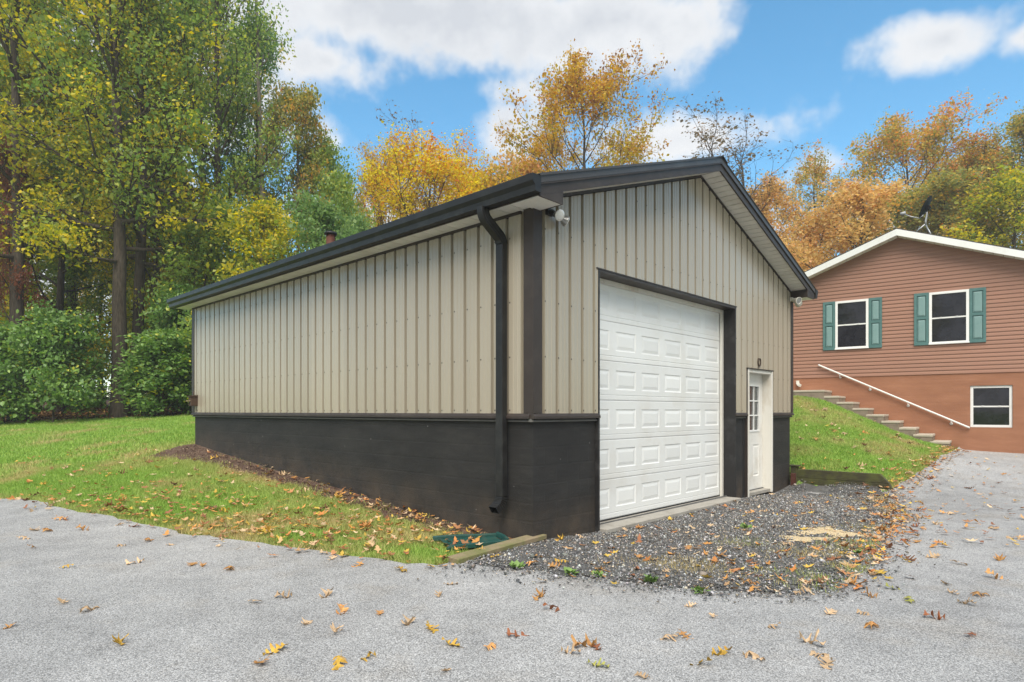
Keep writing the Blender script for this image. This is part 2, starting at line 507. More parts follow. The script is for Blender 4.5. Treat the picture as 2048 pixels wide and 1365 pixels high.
def leaf_mat(name, stops, trans=.5, spec=.35, rough=.45):
    m, N, b, o = newmat(name)
    at = N('ShaderNodeAttribute', attribute_name='t')
    c = N.ramp(at.outputs['Fac'], stops)
    N.link(c, b.inputs['Base Color'])
    b.inputs['Roughness'].default_value = rough
    b.inputs['Specular IOR Level'].default_value = spec
    bright = N('ShaderNodeHueSaturation', {'Saturation': 1.12, 'Value': 1.25, 'Color': c}).outputs[0]
    tr = N('ShaderNodeBsdfTranslucent', {0: bright})
    mx = N('ShaderNodeMixShader', {0: trans, 1: b.outputs[0], 2: tr.outputs[0]})
    N.link(mx.outputs[0], o.inputs[0])
    return m
PAL = {
    'green': leaf_mat('leaves_green', [(0, (0.139, 0.229, 0.062)), (.35, (0.221, 0.331, 0.083)), (.62, (0.318, 0.415, 0.087)), (.82, (0.538, 0.523, 0.077)), (1, (0.750, 0.609, 0.062))]),
    'deep': leaf_mat('leaves_deep_green', [(0, (0.121, 0.220, 0.077)), (.4, (0.185, 0.304, 0.101)), (.75, (0.264, 0.381, 0.116)), (1, (0.400, 0.473, 0.109))]),
    'greengold': leaf_mat('leaves_green_gold', [(0, (0.145, 0.215, 0.040)), (.3, (0.241, 0.308, 0.052)), (.5, (0.434, 0.433, 0.052)), (.70, (0.750, 0.583, 0.045)), (.88, (0.750, 0.616, 0.045)), (1, (0.750, 0.416, 0.035))]),
    'gold': leaf_mat('leaves_gold', [(0, (0.428, 0.352, 0.058)), (.3, (0.750, 0.580, 0.049)), (.6, (0.750, 0.660, 0.039)), (.82, (0.750, 0.414, 0.039)), (1, (0.642, 0.207, 0.039))]),
    'orange': leaf_mat('leaves_orange', [(0, (.32, .33, .07)), (.28, (.48, .42, .07)), (.55, (.62, .43, .06)), (.76, (.62, .34, .05)), (.9, (.48, .22, .05)), (1, (.32, .15, .05))]),
    'rust': leaf_mat('leaves_rust', [(0, (0.414, 0.333, 0.140)), (.35, (0.690, 0.476, 0.193)), (.65, (0.750, 0.523, 0.210)), (.85, (0.750, 0.381, 0.175)), (1, (0.497, 0.238, 0.105))]),
    'olive': leaf_mat('leaves_olive_mixed', [(0, (0.152, 0.200, 0.077)), (.35, (0.276, 0.297, 0.091)), (.6, (0.469, 0.400, 0.098)), (.8, (0.690, 0.414, 0.098)), (1, (0.718, 0.276, 0.098))]),
    'dry': leaf_mat('leaves_dry_brown', [(0, (0.108, 0.090, 0.058)), (.5, (0.198, 0.144, 0.078)), (1, (0.342, 0.180, 0.078))]),
    'red': leaf_mat('leaves_red', [(0, (.16, .12, .05)), (.4, (.25, .11, .06)), (.8, (.32, .10, .06)), (1, (.38, .16, .06))]),
    'bush': leaf_mat('leaves_bush', [(0, (0.097, 0.195, 0.052)), (.45, (0.172, 0.301, 0.075)), (.78, (0.253, 0.390, 0.085)), (.90, (0.588, 0.586, 0.068)), (1, (0.750, 0.651, 0.057))], .35, .5),
}
def bark_mat(name, c0, c1):
    m, N, b, o = newmat(name)
    co = N('ShaderNodeTexCoord').outputs['Object']
    v = N('ShaderNodeMapping', {0: co, 'Scale': (9, 9, 1.6)}).outputs[0]
    n = N.noise(v, 2.2, 7, .65, dist=.3)
    N.link(N.mix(N.ramp(n, [(.35, 0), (.65, 1)]), c0, c1), b.inputs['Base Color'])
    b.inputs['Roughness'].default_value = .9
    b.inputs['Specular IOR Level'].default_value = .2
    bp = N('ShaderNodeBump', {'Height': n, 'Strength': .8, 'Distance': .03})
    N.link(bp.outputs[0], b.inputs['Normal'])
    return m
M_bark = bark_mat('grey_brown_bark', (.035, .027, .020), (.11, .09, .068))
M_barklight = bark_mat('pale_bark', (.10, .085, .07), (.24, .21, .18))

# ------------------------------------------------------------------ terrain
UD = Vector((0.6876, 0.7261, 0)); VD = Vector((-0.7261, 0.6876, 0))     # garage front and side directions
C0 = Vector((0.224, 6.738, 0)); GW, GL = 7.44, 9.46
HA = Vector((8.28, 18.5, 0)); HE = Vector((0.796, -0.605, 0)); HN = Vector((-0.605, -0.796, 0))
def GP(u, v, z=0.0):
    p = C0 + UD * u + VD * v
    return Vector((p.x, p.y, z))
def HP(t, out, z=0.0):
    p = HA + HE * t + HN * out
    return Vector((p.x, p.y, z))

CTRL = [(0, 0, -.10), (-3, 3, -.10), (3, 3, -.08), (0, 4, -.07), (-6, 5, -.06), (6, 4, -.03), (-10, 6, -.10), (10, 6, .05), (0, -8, -.1), (-12, -4, -.15), (12, -4, 0),
        (-8.4, 10.2, -.05), (3, 5.5, -.04), (5, 8, -.02), (-.6, 5.9, -.03), (-4, 7.6, -.04), (7.6, 11.3, .06), (9.5, 12.5, .17), (11.26, 16.0, .40), (12.43, 15.2, .34), (15, 13, .3), (18, 6, .2),
        (-14, 13, .0), (-26, 18, .1)]
for s, z in ((0, -.02), (1.34, .02), (3.5, .21), (5.9, .375), (7.7, .53), (9.46, .69)):
    p = GP(0, s); CTRL.append((p.x, p.y, z))
for u in (1.2, 3, 5, 7.44):
    p = GP(u, 0); CTRL.append((p.x, p.y, -.075)); p = GP(u, -.5); CTRL.append((p.x, p.y, -.065))
CTRL += [(-11.3, 15.4, .45), (-8, 14.6, .66), (-15, 18, .55), (-20.5, 25, .95), (-12.5, 25, 1.25), (-22, 32, 1.6), (-14, 32, 1.75), (-6, 28, 1.75), (-36, 30, .9), (-4.5, 9.3, .22), (-5.5, 10.4, .30)]
p = GP(7.44, 9.46); CTRL.append((p.x, p.y, 1.55))
p = GP(8.3, 6); CTRL.append((p.x, p.y, 1.35))
p = GP(8.3, 3); CTRL.append((p.x, p.y, .9))
for (u, o, z) in ((7.60, -.05, .22), (7.60, -.5, .20), (7.60, -1.0, .16), (7.60, -1.45, .08), (7.34, -.1, .0), (7.34, -.9, .0), (7.38, -1.7, .0), (8.2, -.5, .42), (8.3, .5, .55)):
    p = GP(u, o); CTRL.append((p.x, p.y, z))
for t, z in ((3.95, .44), (3.3, .60), (2.4, .98), (1.7, 1.32), (1.0, 1.66), (.2, 1.80), (-1.5, 1.9), (-4, 2.0)):
    p = HP(t, 1.12); CTRL.append((p.x, p.y, z))
p = HP(-2, -6); CTRL.append((p.x, p.y, 2.0))
CTRL += [(10, 34, 2.2), (30, 34, 2.2), (0, 40, 2.0), (30, 18, 1.2)]
CT = np.array(CTRL)
def _fit():
    d = np.sqrt(((CT[:, None, :2] - CT[None, :, :2]) ** 2).sum(-1))
    n = len(CT)
    A = np.zeros((n + 1, n + 1)); A[:n, :n] = np.sqrt(d * d + .02) + np.eye(n) * -.01; A[:n, n] = 1; A[n, :n] = 1
    return np.linalg.solve(A, np.append(CT[:, 2], 0))
CW = _fit()
def hgt(x, y):
    x = np.atleast_1d(np.asarray(x, float)); y = np.atleast_1d(np.asarray(y, float))
    out = np.empty(len(x))
    for i in range(0, len(x), 40000):
        xs = x[i:i + 40000]; ys = y[i:i + 40000]
        d2 = (xs[:, None] - CT[None, :, 0]) ** 2 + (ys[:, None] - CT[None, :, 1]) ** 2
        out[i:i + 40000] = np.sqrt(d2 + .02) @ CW[:-1] + CW[-1]
    r = np.hypot(x, y - 14)
    w = np.clip((r - 30) / 30, 0, 1); w = w * w * (3 - 2 * w)
    far = np.where(y > 5, 2.6, -.1)
    return out * (1 - w) + far * w
def h1(x, y):
    return float(hgt(x, y)[0])
def G(px, py):
    """point of the terrain seen along a photograph direction (planning aid for things that lie on the ground)"""
    dx = (px - 1024) / 1264.0; dz = (823 - py) / 1264.0
    lo = 2.0
    ys = np.linspace(2.0, 45, 900)
    zs = hgt(dx * ys, ys) - (EYE + dz * ys)
    i = int(np.argmax(zs > 0))
    if zs[i] <= 0: i = len(ys) - 1
    if i > 0:
        f = zs[i - 1] / (zs[i - 1] - zs[i]); Y = ys[i - 1] + f * (ys[i] - ys[i - 1])
    else: Y = ys[0]
    X = dx * Y
    return Vector((X, Y, h1(X, Y)))

def inpoly(P, x, y):
    x = np.asarray(x, float); y = np.asarray(y, float)
    r = np.zeros(x.shape, bool)
    n = len(P)
    for i in range(n):
        x0, y0 = P[i][0], P[i][1]; x1, y1 = P[(i + 1) % n][0], P[(i + 1) % n][1]
        if y0 == y1: continue
        c = ((y0 > y) != (y1 > y)) & (x < (x1 - x0) * (y - y0) / (y1 - y0) + x0)
        r ^= c
    return r
def edgedist(P, x, y, closed=True):
    x = np.asarray(x, float); y = np.asarray(y, float)
    d = np.full(x.shape, 1e9)
    n = len(P)
    for i in range(n if closed else n - 1):
        ax, ay = P[i][0], P[i][1]; bx, by = P[(i + 1) % n][0], P[(i + 1) % n][1]
        ex, ey = bx - ax, by - ay
        t = np.clip(((x - ax) * ex + (y - ay) * ey) / (ex * ex + ey * ey + 1e-12), 0, 1)
        d = np.minimum(d, np.hypot(x - ax - t * ex, y - ay - t * ey))
    return d
def rough_line(pts, step=.12, amp=.03, seed=0):
    """resample an edge line and let it wander as a worn edge does"""
    rg = random.Random(seed); out = []
    for a, b in zip(pts[:-1], pts[1:]):
        L = math.hypot(b[0] - a[0], b[1] - a[1]); n = max(1, int(L / step))
        for i in range(n):
            f = i / n
            out.append((a[0] + (b[0] - a[0]) * f + rg.gauss(0, amp), a[1] + (b[1] - a[1]) * f + rg.gauss(0, amp)))
    out.append((pts[-1][0], pts[-1][1]))
    return out
def catmull(pts, k=4):
    P = [Vector((p[0], p[1])) for p in pts]; out = []
    for i in range(len(P) - 1):
        p0 = P[max(0, i - 1)]; p1 = P[i]; p2 = P[i + 1]; p3 = P[min(len(P) - 1, i + 2)]
        for j in range(k):
            t = j / k
            q = .5 * ((2 * p1) + (p2 - p0) * t + (2 * p0 - 5 * p1 + 4 * p2 - p3) * t * t + (3 * p1 - p0 - 3 * p2 + p3) * t ** 3)
            out.append((q.x, q.y))
    out.append((P[-1].x, P[-1].y))
    return out
LX = np.concatenate([np.arange(-40, -16, 1.2), np.arange(-16, 16, .22), np.arange(16, 60, 1.5)])
LY = np.concatenate([np.arange(-16, 2, 1.5), np.arange(2, 18, .22), np.arange(18, 60, 1.5)])
def sheet(name, poly, mat, off, parent=None):
    gx, gy = np.meshgrid(LX, LY); gx = gx.ravel(); gy = gy.ravel()
    m = inpoly(poly, gx, gy)
    gx, gy = gx[m], gy[m]
    m = edgedist(poly, gx, gy) > .05
    gx, gy = gx[m], gy[m]
    vs = [Vector(p[:2]) for p in poly] + [Vector((a, b)) for a, b in zip(gx, gy)]
    n = len(poly)
    r = delaunay_2d_cdt(vs, [(i, (i + 1) % n) for i in range(n)], [], 1, 1e-5)
    xs = np.array([v.x for v in r[0]]); ys = np.array([v.y for v in r[0]])
    zz_ = hgt(xs, ys) + off
    if name == 'gravel_bed':       # feathered out at its rim
        zz_ = hgt(xs, ys) + .008 + np.clip((edgedist(grav_edge, xs, ys, False) - .14) * .1, 0, .012)
    if name == 'driveway':
        zz_ = zz_ - np.where(inpoly(G_POLY, xs, ys), np.clip((edgedist(G_POLY, xs, ys) - .12) * .5, 0, .05), 0)
    V = np.stack([xs, ys, zz_], 1)
    me = npmesh(name, V, np.array([f for f in r[2]], dtype=np.int32), smooth=True)
    bm = bmesh.new(); bm.from_mesh(me); bmesh.ops.recalc_face_normals(bm, faces=bm.faces)
    if sum(f.normal.z for f in bm.faces) < 0: bmesh.ops.reverse_faces(bm, faces=bm.faces)
    bm.to_mesh(me); bm.free()
    o = link_mesh(name, me, mat)
    tag(o, kind='structure')
    return o

g = lambda px, py: tuple(G(px, py)[:2])
lawn_edge = [(-40, 20.5), (-26, 16.6), (-14, 12.4)] + [g(0, 1000), g(120, 1018), g(300, 1052), g(480, 1082), g(650, 1105), g(780, 1122), g(900, 1134)]
grav_edge = [g(900, 1134), g(1000, 1144), g(1150, 1162), g(1300, 1182), g(1450, 1194), g(1600, 1196), g(1690, 1182), g(1742, 1140), g(1765, 1085), g(1790, 1035), g(1776, 986)]
rlawn_edge = [g(1776, 986), g(1800, 968), g(1840, 944), g(1880, 916), tuple(HP(3.9, 1.05)[:2])]
lawn_edge = rough_line(catmull(lawn_edge), .15, .022, 1)
grav_edge = rough_line(catmull(grav_edge), .12, .03, 2)
rlawn_edge = rough_line(catmull(rlawn_edge), .15, .02, 3)
D_POLY = lawn_edge[:-1] + [tuple(GP(-.15, -.02)[:2]), tuple(GP(0, .3)[:2]), tuple(GP(GW - .3, .3)[:2]), tuple(GP(7.15, -.1)[:2]), tuple(GP(7.15, -1.35)[:2]), tuple(GP(7.42, -1.7)[:2])] + rlawn_edge[1:] + \
    [tuple(HP(3.95, -.3)[:2]), tuple(HP(9, -.3)[:2]), (45, 8), (45, -15), (-40, -15)]
G_OUT = [tuple(GP(-.05, .1)[:2]), tuple(GP(7.46, .1)[:2]), tuple(GP(7.46, -1.5)[:2])] + list(reversed(grav_edge))
_c = Vector((2.9, 7.9))
G_POLY = [tuple(GP(-.05, .1)[:2]), tuple(GP(7.50, .1)[:2]), tuple(GP(7.50, -1.5)[:2])] + [tuple(Vector(p) + (_c - Vector(p)).normalized() * .16) for p in reversed(grav_edge)]
SOIL_POLY = rough_line([tuple(GP(.1, -.0)[:2]), tuple(GP(.1, 9.55)[:2]), tuple(GP(-.25, 9.75)[:2]), tuple(GP(-.95, 9.3)[:2]), tuple(GP(-.55, 7.9)[:2]), tuple(GP(-.42, 5.6)[:2]), tuple(GP(-.34, 3.4)[:2]),
                         tuple(GP(-.36, 1.8)[:2]), tuple(GP(-.36, .9)[:2]), tuple(GP(-.2, .2)[:2]), tuple(GP(.1, -.0)[:2])], .14, .035, 5)[:-1]
WOOD_EDGE = rough_line(catmull([(-45, 26.5), (-30, 24.6), (-24, 23.9), (-20.3, 24.3), (-17, 24.6), (-14, 24.6), (-11.5, 24.8), (-8, 25.6), (-3, 27.5), (4, 29), (20, 30), (45, 30)]), .35, .10, 6)
W_POLY = WOOD_EDGE + [(45, 58), (-45, 58)]
# one lawn-covered ground sheet out to the horizon; it dips a little under the paving laid on it
xs = np.concatenate([-np.geomspace(40, 900, 14)[::-1], np.arange(-38, -16, 1.0), np.arange(-16, 16, .22), np.arange(16, 40, 1.2), np.geomspace(42, 900, 14)])
ys = np.concatenate([-np.geomspace(16, 900, 12)[::-1], np.arange(-15, 2, 1.2), np.arange(2, 18, .22), np.arange(18, 60, .9), np.geomspace(62, 1500, 16)])
gx, gy = np.meshgrid(xs, ys); gxf = gx.ravel(); gyf = gy.ravel()
zz = hgt(gxf, gyf)
for poly in (D_POLY, SOIL_POLY, W_POLY, G_POLY):
    ins = inpoly(poly, gxf, gyf); ed = edgedist(poly, gxf, gyf)
    zz = np.where(ins, zz - np.clip((ed - (.0 if poly is G_POLY else .05)) * (1.5 if poly is G_POLY else .6), 0, .08), zz)
# low cut below the garage and house bodies
for body in ([tuple(GP(.15, .2)[:2]), tuple(GP(GW - .15, .2)[:2]), tuple(GP(GW - .15, GL - .2)[:2]), tuple(GP(.15, GL - .2)[:2])],):
    zz = np.where(inpoly(body, gxf, gyf), -.4, zz)
nx, ny = len(xs), len(ys)
idx = np.arange(nx * ny).reshape(ny, nx)
F = np.stack([idx[:-1, :-1], idx[:-1, 1:], idx[1:, 1:], idx[1:, :-1]], -1).reshape(-1, 4)
ground = link_mesh('ground', npmesh('ground', np.stack([gxf, gyf, zz], 1), F, smooth=True), M_lawn)
tag(ground, kind='structure')
driveway = sheet('driveway', D_POLY, M_asphalt, .006)
gravel_bed = sheet('gravel_bed', G_POLY, M_gravelbed, .022)
mulch = sheet('mulch_bed', SOIL_POLY, M_soil, .012)
woodfloor = sheet('woodland_floor', W_POLY, M_woodfloor, .012)

# ------------------------------------------------------------------ garage
GZ0 = 1.36      # bottom of the steel siding
EAVE_Z = 3.58   # soffit at the side wall
OE, OF = .283, .364
SL = .335
def wall_top(u):            # underside of the rake along the front wall
    return 3.62 + SL * min(u, GW - u)
garage = empty('garage', C0, math.atan2(UD.y, UD.x))
tag(garage, 'beige ribbed steel garage with dark trim on a black masonry base', 'garage')

# masonry base: four walls with openings, real thickness
def base_walls():
    t = .2
    mb = MB()
    for a, b in ((0, 1.13), (4.913, 5.37), (6.47, GW)):
        mb.box(a, b, 0, t, -.5, GZ0 - .06)
    mb.box(0, t, t, GL, -.5, GZ0 - .06)
    mb.box(GW - t, GW, t, GL, -.5, GZ0 - .06)
    mb.box(t, GW - t, GL - t, GL, -.5, GZ0 - .06)
    mb.build('masonry_base', M_masonry, garage)
base_walls()

PITCH = .2286
def rib_profile(a, b, phase=0.0, groove=False):
    """(s, out) points of a ribbed steel panel between a and b; the wall sheets are hung with their ribs inward"""
    pts = [(a, .037 if groove else 0.0)]
    prof = [(.0, 0), (.010, .030), (.036, .030), (.046, 0), (.098, 0), (.103, .004), (.111, .004), (.116, 0), (.160, 0), (.165, .004), (.173, .004), (.178, 0)]
    if groove: prof = [(.0, .037), (.004, .0), (.048, .0), (.052, .037), (.092, .037), (.096, .0405), (.104, .0405), (.108, .037), (.158, .037), (.162, .0405), (.170, .0405), (.174, .037)]
    k0 = int((a - phase) / PITCH) - 1
    k = k0
    while phase + k * PITCH < b:
        for s, o in prof:
            x = phase + k * PITCH + s
            if a < x < b: pts.append((x, o))
        k += 1
    pts.append((b, .037 if groove else 0.0))
    return pts
def panel(name, a, b, phase, top, bottoms, place, mat, parent):
    """bottoms: list of (s0, s1, z) overriding GZ0 in that range; top: function of s"""
    pts = rib_profile(a, b, phase, True)
    for s0, s1, z in bottoms:
        for e in (s0, s1):
            if a < e < b:
                for i in range(len(pts) - 1):
                    if pts[i][0] < e < pts[i + 1][0]:
                        f = (e - pts[i][0]) / (pts[i + 1][0] - pts[i][0])
                        pts.insert(i + 1, (e, pts[i][1] + f * (pts[i + 1][1] - pts[i][1])))
                        break
    mb = MB()
    for (s0, o0), (s1, o1) in zip(pts[:-1], pts[1:]):
        mid = (s0 + s1) / 2; zb = GZ0
        for e0, e1, z in bottoms:
            if e0 <= mid <= e1: zb = z
        mb.add([place(s0, o0, zb), place(s1, o1, zb), place(s1, o1, top(s1)), place(s0, o0, top(s0))], [(0, 1, 2, 3)])
    me = bpy.data.meshes.new(name); me.from_pydata(mb.v, [], mb.f)
    bm = bmesh.new(); bm.from_mesh(me); bmesh.ops.remove_doubles(bm, verts=bm.verts, dist=1e-5); bm.to_mesh(me); bm.free()
    return link_mesh(name, me, mat, parent)
OPEN_L, OPEN_R, OPEN_T = 1.146, 4.897, 3.055
MD_L, MD_R, MD_T = 5.382, 6.458, 2.106
fb = [(OPEN_L, OPEN_R, OPEN_T), (MD_L, MD_R, MD_T)]
PW = 4 * PITCH
def lay(total):
    e = [0.0]
    while e[-1] + PW < total - .05: e.append(e[-1] + PW)
    e.append(total)
    if total / 2 not in e: pass
    return e
ef = lay(GW)
ef = sorted(set(ef + [GW / 2]))
for a, b in zip(ef[:-1], ef[1:]):
    panel('siding_panel', a, b, .10, wall_top, fb, lambda s, o, z: (s, -.004 - o, z), M_siding, garage)
    panel('siding_panel', a, b, .10, wall_top, [], lambda s, o, z: (s, GL + .004 + o, z), M_siding, garage)
es = lay(GL)
for a, b in zip(es[:-1], es[1:]):
    panel('siding_panel', a, b, .09, lambda s: EAVE_Z, [], lambda s, o, z: (-.004 - o, s, z), M_siding, garage)
    panel('siding_panel', a, b, .09, lambda s: EAVE_Z, [], lambda s, o, z: (GW + .004 + o, s, z), M_siding, garage)
# screw heads in rows (too small to pick apart)
mb = MB()
def screw(place, s, z):
    q = .0085
    mb.add([place(s - q, .0375, z - q), place(s + q, .0375, z - q), place(s + q, .0375, z + q), place(s - q, .0375, z + q), place(s, .043, z)], [(0, 1, 4), (1, 2, 4), (2, 3, 4), (3, 0, 4)])
for k in range(int(GL / PITCH)):
    for z in (1.40, 1.98, 2.58, 3.28):
        screw(lambda s, o, zz_: (-.004 - o, s, zz_), .09 + k * PITCH - .014, z)
for k in range(int(GW / PITCH)):
    u = .10 + k * PITCH + .053
    for z in (1.40, 1.98, 2.58, 3.36, 4.1):
        if z > wall_top(u) - .12: continue
        if OPEN_L - .04 < u < OPEN_R + .04 and z < OPEN_T + .05: continue
        if MD_L - .04 < u < MD_R + .04 and z < MD_T + .03: continue
        screw(lambda s, o, zz_: (s, -.004 - o, zz_), u, z)
tag(mb.build('screw_heads', M_screw, garage), kind='stuff')

# sill trim between siding and masonry
def sill(a, b, front=True):
    for nm, m, o0, o1, z0, z1 in (('drip_trim', M_trim, -.066, .02, GZ0 - .05, GZ0 + .006), ('sill_cap', M_capgrey, -.035, .02, GZ0 - .085, GZ0 - .051)):
        if front: MB().prism([(o1, z0), (o0, z0), (o0, z0 + (z1 - z0) * .45), (o0 + .022, z1), (o1, z1)], a, b, 'x').build(nm, m, garage)
        else: MB().prism([(o1, z0), (o0, z0), (o0, z0 + (z1 - z0) * .45), (o0 + .022, z1), (o1, z1)], a, b, 'y').build(nm, m, garage)
sill(-.05, 1.14, True); sill(4.903, 5.365, True); sill(6.475, GW + .05, True)
sill(.0, GL + .05, False)
for nm, m, o, z0, z1 in (('drip_trim', M_trim, .05, GZ0 - .05, GZ0 + .006),):
    MB().box(GW - .02, GW + o, 0, GL + o, z0, z1).build(nm, m, garage)
    MB().box(.02, GW, GL - .02, GL + o, z0, z1).build(nm, m, garage)
# corner trims: L-shaped covers
def corner(x, y, sx, sy, w=.092):
    a = .050
    pts = [(x - sx * a, y - sy * a), (x + sx * w, y - sy * a), (x + sx * w, y - sy * (a - .006)), (x - sx * (a - .006), y - sy * (a - .006)), (x - sx * (a - .006), y + sy * w), (x - sx * a, y + sy * w)]
    MB().prism(pts, GZ0 + .008, 3.64, 'z').build('corner_trim', M_trim, garage)
corner(0, 0, 1, 1); corner(GW, 0, -1, 1, .075); corner(0, GL, 1, -1, .075); corner(GW, GL, -1, -1, .075)

# roof: two ribbed slopes, ridge cap
RZ = 3.735      # roof surface at the eave edge
def roof_z(u):
    return RZ + SL * (min(u, GW - u) + OE)
def roof_side(sign):
    pts = rib_profile(-OF - .02, GL + OF, -.3)
    mb = MB()
    u0, u1 = -OE - .05, GW / 2
    for (s0, o0), (s1, o1) in zip(pts[:-1], pts[1:]):
        def P(u, s, o):
            z = RZ + SL * (u + OE) + o
            return (u if sign > 0 else GW - u, s, z)
        mb.add([P(u0, s0, o0), P(u1, s0, o0), P(u1, s1, o1), P(u0, s1, o1)], [(0, 1, 2, 3)])
    me = bpy.data.meshes.new('roof_slope'); me.from_pydata(mb.v, [], mb.f)
    link_mesh('roof_slope', me, M_roof, garage)
roof_side(1); roof_side(-1)
pk = roof_z(GW / 2)
MB().prism([(GW / 2 - .16, pk - .04), (GW / 2, pk + .035), (GW / 2 + .16, pk - .04), (GW / 2, pk + .02)], -OF - .03, GL + OF, 'y').build('ridge_cap', M_rakecap, garage)
# rake: cap strip on top, fascia below, soffit behind, both slopes, front and back
def rake(y0, y1, yin, soff=True):
    fr = -1 if y0 < 1 else 1
    for sg in (1, -1):
        X = (lambda u: u) if sg > 0 else (lambda u: GW - u)
        uA, uB = -OE - .012, GW / 2
        def strip(nm, m, za, zb, ya, yb, a=uA, b=uB):
            base = lambda u: RZ + SL * (u + OE)
            pts = [(X(a), base(a) + za), (X(b), base(b) + za), (X(b), base(b) + zb), (X(a), base(a) + zb)]
            MB().prism(pts, ya, yb, 'y').build(nm, m, garage)
        strip('rake_cap', M_rakecap, -.068, .028, y0 - .004 if fr < 0 else y0, y0 + .010 if fr < 0 else y1 + .004, )
        strip('rake_cap_flange', M_rakecap, .022, .030, min(y0, y1) , max(y0, y1) + (.09 if fr < 0 else 0))
        strip('rake_fascia', M_trim, -.185, -.070, y0 + .012 if fr < 0 else y0, y0 + .034 if fr < 0 else y1 - .012)
        strip('rake_drip', M_trim, -.086, -.072, y0 - .006 if fr < 0 else y0, y0 + .011 if fr < 0 else y1)
rake(-OF - .002, -OF + .03, 0)
rake(GL + OF - .03, GL + OF, 0)
# rake soffit boards: a row of grooved panels running up each slope
def soffit_rake(y0, y1):
    n = 34
    L = GW / 2 + OE
    for sg in (1, -1):
        for i in range(n):
            a = -OE + L * i / n; b = -OE + L * (i + 1) / n - .014
            z = lambda u: RZ + SL * (u + OE) - .165
            X = (lambda u: u) if sg > 0 else (lambda u: GW - u)
            MB().prism([(X(a), z(a)), (X(b), z(b)), (X(b), z(b) + .012), (X(a), z(a) + .012)], y0, y1, 'y').build('soffit_panel', M_soffit, garage)
        MB().prism([(X(-OE), z(-OE) + .013), (X(GW / 2), z(GW / 2) + .013), (X(GW / 2), z(GW / 2) + .02), (X(-OE), z(-OE) + .02)], y0, y1, 'y').build('soffit_backing', M_trim, garage)
soffit_rake(-OF + .034, -.006)
# frieze trim where wall meets rake soffit
for sg in (1, -1):
    X = (lambda u: u) if sg > 0 else (lambda u: GW - u)
    z = lambda u: RZ + SL * (u + OE) - .166
    MB().prism([(X(.1), z(.1) - .035), (X(GW / 2), z(GW / 2) - .035), (X(GW / 2), z(GW / 2)), (X(.1), z(.1))], -.050, -.006, 'y').build('frieze_trim', M_trim, garage)
# eave soffit panels, fascia
nE = 48
for side in (0, 1):
    for i in range(nE):
        a = -OF + .033 + (GL + 2 * OF - .066) * i / nE; b = a + (GL + 2 * OF - .066) / nE - .013
        x0, x1 = (-OE, -.006) if side == 0 else (GW + .006, GW + OE)
        MB().box(x0, x1, a, b, EAVE_Z - .03, EAVE_Z - .015).build('soffit_panel', M_soffit, garage)
    x0, x1 = (-OE, -.006) if side == 0 else (GW + .006, GW + OE)
    MB().box(x0, x1, -OF + .034, GL + OF - .034, EAVE_Z - .014, EAVE_Z - .008).build('soffit_backing', M_trim, garage)
    x0, x1 = (-OE - .02, -OE - .001) if side == 0 else (GW + OE + .001, GW + OE + .02)
    MB().box(x0, x1, -OF + .011, GL + OF - .011, EAVE_Z - .034, RZ - .02).build('eave_fascia', M_trim, garage)
    x0, x1 = (-.050, -.006) if side == 0 else (GW + .006, GW + .050)
    MB().box(x0, x1, .14, GL - .1, EAVE_Z - .065, EAVE_Z - .031).build('frieze_trim', M_trim, garage)
# boxed eave returns closing the front ends of the eaves
for sg in (1, -1):
    X = (lambda u: u) if sg > 0 else (lambda u: GW - u)
    MB().prism([(X(-OE - .012), RZ - .18), (X(-OE - .012), EAVE_Z - .046), (X(.075), EAVE_Z - .046), (X(.075), RZ - .185 + SL * (OE + .075))], -OF + .012, -OF + .03, 'y').build('eave_return', M_trim, garage)
    MB().box(min(X(.06), X(.075)), max(X(.06), X(.075)), -OF + .031, -.03, EAVE_Z - .046, RZ - .17 + SL * (OE + .06)).build('eave_return_side', M_trim, garage)
    MB().box(min(X(-OE), X(.06)), max(X(-OE), X(.06)), -OF + .031, -.03, EAVE_Z - .044, EAVE_Z - .031).build('eave_return_soffit', M_soffit, garage)
# K-style gutters
def gutter(side):
    zt = RZ - .012; xo = -OE - .021
    out = [(0, 0), (0, -.165), (-.085, -.165), (-.092, -.105), (-.125, -.068), (-.128, -.012), (-.128, 0), (-.112, 0)]
    inn = [(-.112, -.006), (-.122, -.012), (-.119, -.065), (-.086, -.102), (-.079, -.159), (-.006, -.159), (-.006, 0)]
    pts = [(xo + a, zt + b) for a, b in out + inn]
    if side: pts = [(GW - a, b) for a, b in pts]
    ga, gb = -OF - .01, GL + OF
    o = MB().prism(pts, ga, gb, 'y').build('gutter', M_gutter, garage)
    for e in (ga - .004, gb):
        cp = [(xo + a, zt + b) for a, b in [(0, 0), (0, -.165), (-.085, -.165), (-.092, -.105), (-.125, -.068), (-.128, -.012), (-.128, 0)]]
        if side: cp = [(GW - a, b) for a, b in cp]
        MB().prism(cp, e, e + .004, 'y').build('gutter_end_cap', M_gutter, garage)
gutter(0); gutter(1)
